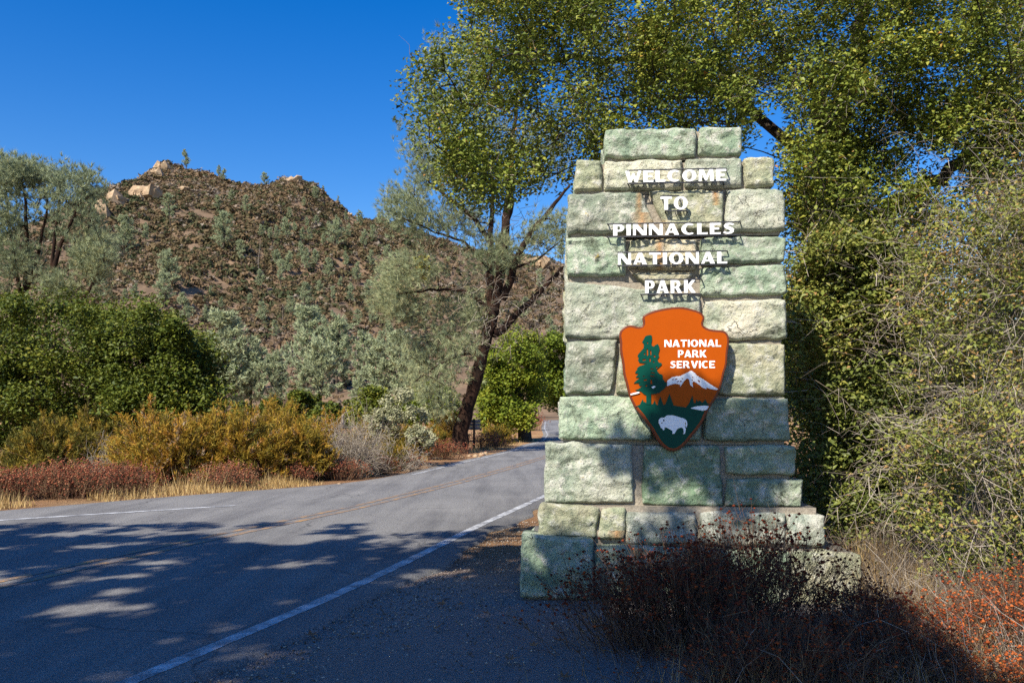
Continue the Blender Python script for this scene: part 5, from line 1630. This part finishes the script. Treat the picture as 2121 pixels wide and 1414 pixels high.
def dry_tangle(label, x, y, rx, ry, n, h, tint, W=.005, group='tangles of dry twigs and grass before the pillar'):
    b = np.array((x, y, -.03))
    root = empty('dry_tangle', b)
    tag(root, label, 'dry brush', group)
    ac = Acc()
    o = b + np.stack([rng.normal(0, .5, n) * rx, rng.normal(0, .5, n) * ry, np.abs(rng.normal(0, .08, n))], 1)
    d = rand_unit(n); d[:, 2] = np.abs(d[:, 2]) + .25
    P = twigs(ac, o, unit(d), rng.uniform(.4, 1, n) * h, 0.0022, 4, .22, .15, 3, np.clip(rng.normal(tint, .3, n), 0, 1))
    twigs(ac, P[:, 2], unit(d + rand_unit(n)), rng.uniform(.2, .5, n) * h, .0014, 3, .2, .1, 3, np.clip(rng.normal(tint, .3, n), 0, 1))
    link('twigs', ac.mesh('twigs', False, b), M['twig'], root)['kind'] = 'stuff'
    gr = Acc()
    o = b + np.stack([rng.normal(0, .5, n) * rx, rng.normal(0, .5, n) * ry, np.zeros(n)], 1)
    d = unit(np.stack([rng.normal(0, .4, n), rng.normal(0, .4, n), np.ones(n)], 1))
    spikes(gr, o, d, rng.uniform(.4, 1.1, n) * h, W, rng.uniform(0, .8, n))
    link('grass_blades', gr.mesh('grass_blades', False, b), M['straw'], root)['kind'] = 'stuff'
dry_tangle('dry tangled stems filling the bottom of the picture before the pillar', 1.75, 4.25, 1.2, .6, 800, .34, .2)
dry_tangle('tall brown dry grass at the right side of the plinth', 2.95, 6.9, .35, .5, 700, .6, .2)
dry_tangle('pale grey twigs and straw in the lower right corner', 3.0, 4.5, .7, .6, 1100, .42, .8)
dry_tangle('straw coloured brush between plinth and thicket', 3.0, 6.0, .5, .5, 900, .45, .5)

# ---------------------------------------------------------------- small things
# back of a roadside sign
sg = empty('roadside_sign', gpos(975, 41))
tag(sg, 'weathered grey back of a low roadside sign behind the leaning trunk', 'sign')
b0 = gpos(975, 41)
def boxm(name, x0, x1, y0, y1, z0, z1, bev=.01):
    v = np.array([(x, y, z) for z in (z0, z1) for y in (y0, y1) for x in (x0, x1)])
    f = np.array([(0, 2, 3, 1), (4, 5, 7, 6), (0, 1, 5, 4), (2, 6, 7, 3), (0, 4, 6, 2), (1, 3, 7, 5)])
    return raw_mesh(name, v, [f])
M['board'] = plain('weathered_board', (.20, .18, .18), .85, .1, 0, .35, 6)
M['post'] = plain('dark_post', (.045, .035, .03), .85, .2, 0, .3, 8)
def sx(px): return (px - 975) / F * 41
zt, zb = CAMZ - (869 - HOR) / F * 41, CAMZ - (890 - HOR) / F * 41
for k in range(3):
    link('board', boxm('board', sx(936), sx(995), -.02, .03, zb + (zt - zb) * (k / 3) + .008 - b0[2], zb + (zt - zb) * ((k + 1) / 3) - b0[2]), M['board'], sg)
for px in (940, 982):
    link('post', boxm('post', sx(px) - .05, sx(px) + .05, -.12, -.021, 0, zt - b0[2] + .05), M['post'], sg)

# barrier across the far road
Yb = 120.0
bz = float(flat_z(Yb))
g0_ = np.array((float(cur(LE, Yb)) - .6, Yb, bz))
gt = empty('road_gate', g0_)
tag(gt, 'dark low barrier gate across the far end of the road', 'gate')
for x in (0, 3.6, 7.4):
    link('post', boxm('post', x - .09, x + .09, -.09, .09, -.1, .62), M['post'], gt)
link('bar', boxm('bar', 0, 7.4, -.14, -.09, .40, .52), M['post'], gt)

# fallen leaves on the shoulder
lm = foliage('fallen_leaf', [(0, (.16, .06, .025)), (1, (.34, .17, .075))], .7, .2, .1)
def leaf_mesh(seed):
    r_ = np.random.default_rng(seed)
    out = []
    for k, (a, r0) in enumerate([(90, 1), (65, .45), (40, .9), (12, .40), (-15, .72), (-50, .35), (-90, .25), (-130, .35), (195, .72), (168, .40), (140, .9), (115, .45)]):
        a = math.radians(a + r_.normal() * 5); r1 = r0 * r_.uniform(.85, 1.15)
        out.append((r1 * math.cos(a), r1 * math.sin(a), .30 * r1 ** 2 + r_.normal() * .05))
    v = np.array([(0, 0, 0)] + out) * .055
    v[:, 2] += .012
    f = np.array([(0, i + 1, (i + 1) % 12 + 1) for i in range(12)])
    return raw_mesh('leaf', v, [f], r_.uniform(0, 1, 12))
lms = [leaf_mesh(i) for i in range(4)]
for k, (px, py) in enumerate(sorted(((966, 1196), (880, 1248), (918, 1250), (843, 1338), (951, 1250), (1105, 1335), (1055, 1365), (645, 1315), (600, 1402), (1160, 1326), (1075, 1210), (1166, 1400), (735, 1312), (1232, 1290), (1010, 1270), (905, 1300), (1210, 1280)))):
    Y = CAMZ * F / (py - HOR)
    o = link('fallen_leaf', lms[k % 4], lm, None, gpos(px, Y) + np.array((0, 0, .018)))
    o.rotation_euler = (random.uniform(-.2, .2), random.uniform(-.2, .2), random.uniform(0, 6.28))
    sc_ = random.uniform(.8, 1.35); o.scale = (sc_, sc_, sc_)
    tag(o, 'dry brown fallen leaf on the shoulder, ' + ORD[k] + ' from the left', 'fallen leaf', 'fallen leaves on the shoulder')

# pale stones beside the far dirt edge
for k, (px, Y, s) in enumerate(sorted(((985, 33.2, .17), (972, 33.6, .12), (998, 34.6, .2), (958, 32.6, .10), (992, 32.4, .09), (845, 23.6, .10), (1006, 36, .16), (703, 18.8, .08)))):
    p = gpos(px, Y)
    nu, nv = 10, 7
    th, ph = np.meshgrid(np.linspace(0, 2 * math.pi, nu, endpoint=False), np.linspace(.1, math.pi - .1, nv))
    x, y, z = np.cos(th) * np.sin(ph), np.sin(th) * np.sin(ph), np.cos(ph)
    r_ = .75 * s * (1 + .35 * fbm(x * 2 + k * 5, y * 2, z * 2, 3, k))
    V = np.stack([x * r_, y * r_, z * r_ * .7], -1).reshape(-1, 3)
    i = np.arange(nu * nv).reshape(nv, nu)
    q = np.stack([i[:-1], np.roll(i[:-1], -1, 1), np.roll(i[1:], -1, 1), i[1:]], -1).reshape(-1, 4)
    o = link('roadside_rock', raw_mesh('roadside_rock', V, [q]), M['rock'], None, p + np.array((0, 0, s * .15)))
    tag(o, 'small whitish rock on the dirt beyond the road, ' + ORD[k] + ' from the left', 'rock', 'pale rocks on the dirt edge')

# gravel on the shoulder
acc = Acc()
n = 5000
Yg = rng.uniform(3.6, 12, n)
Xg = cur(RW, Yg) + .25 + np.abs(rng.normal(0, 1.0, n))
r_ = rng.uniform(.003, .012, n)[:, None]
c_ = np.stack([Xg, Yg, np.full(n, -.022)], 1)
ax = np.array([(1, 0, 0), (0, 1, 0), (-1, 0, 0), (0, -1, 0), (0, 0, .7), (0, 0, -.6)], float)
V = np.stack([c_ + a_ * r_ * rng.uniform(.7, 1.3, (n, 1)) for a_ in ax], 1)
tri = np.array([(0, 1, 4), (1, 2, 4), (2, 3, 4), (3, 0, 4), (1, 0, 5), (2, 1, 5), (3, 2, 5), (0, 3, 5)])
acc.add(V.reshape(-1, 3), (np.arange(n)[:, None, None] * 6 + tri[None]).reshape(-1, 3), np.repeat(rng.uniform(0, 1, n), 8))
tag(link('gravel', acc.mesh('gravel'), M['twig']), 'fine grey gravel and grit on the near shoulder', 'gravel', kind='stuff')

# ---------------------------------------------------------------- the oaks behind the photographer whose shade falls on the foreground
def shade_oak(label, base, C, rad, per, L=.18, W=.105):
    base = np.asarray(base, float)
    top = np.mean(C, 0) - np.array((0, 0, 1.5))
    tr = np.array([base, base + (top - base) * .3 + (.2, 0, 0), base + (top - base) * .6, top])
    return broadleaf('oak_tree', label, 'oak tree', base, tr, [.32, .28, .24, .18], C, rad, per, L, W, M['oak'], M['bark_oak'], 'oaks behind the viewer', .3, .5, .16, .01, .8)
KX, KY = math.sin(SUN_AZ) / math.tan(SUN_EL), math.cos(SUN_AZ) / math.tan(SUN_EL)
def shade_points(spots, h0, h1):
    """crown clumps whose shadow falls on the given ground (or height z) spots"""
    out = []
    for (x, y, z) in spots:
        h = rng.uniform(h0, h1)
        out.append((x - KX * (h - z), y - KY * (h - z), h))
    return np.array(out)
# road shade
n = 1650
gx_ = rng.uniform(-14, .1, n); gy_ = rng.uniform(2.0, 11.4, n)
k = fbm(gx_ * .50, gy_ * 2.6, 0, 3, 71) > -.44 + .50 * sstep(8.6, 11.2, gy_)
sp = np.stack([gx_[k], gy_[k], np.zeros(k.sum())], 1)
Cs = shade_points(sp, 7.0, 9.6)
shade_oak('tall oak behind the viewer that shades the road', (-10.5, -5.5, -.03), Cs, rng.uniform(.20, .42, len(Cs)), 48)
# shade on the shoulder, the bushes and the foot of the pillar
n = 520
gx_ = rng.uniform(-1.2, 2.9, n); gy_ = rng.uniform(2.6, 6.9, n)
zz_ = np.where(gy_ > 6.2, rng.uniform(0, .45, n), 0.1)
k = (fbm(gx_ * 1.1 + 3, gy_ * 1.8, zz_ * 2, 2, 73) > -.24 + .30 * sstep(5.6, 6.4, gy_)) & (gx_ < 2.25 + .1 * (gy_ - 4) - .6 * sstep(5.8, 6.5, gy_))
spots = np.stack([gx_, gy_, zz_], 1)[k]
dap = np.stack([rng.uniform(.9, 2.3, 40), np.full(40, 6.9), rng.uniform(.75, 1.5, 40)], 1)
dap = dap[(fbm(dap[:, 0] * 1.6, dap[:, 2] * 2.2, 0, 2, 79) > .10)]
Cs = shade_points(np.concatenate([spots, dap]), 6.6, 8.8)
shade_oak('oak overhead behind the viewer that shades the shoulder and bushes', (-4.5, -5.0, -.03), Cs, rng.uniform(.16, .34, len(Cs)), 42)
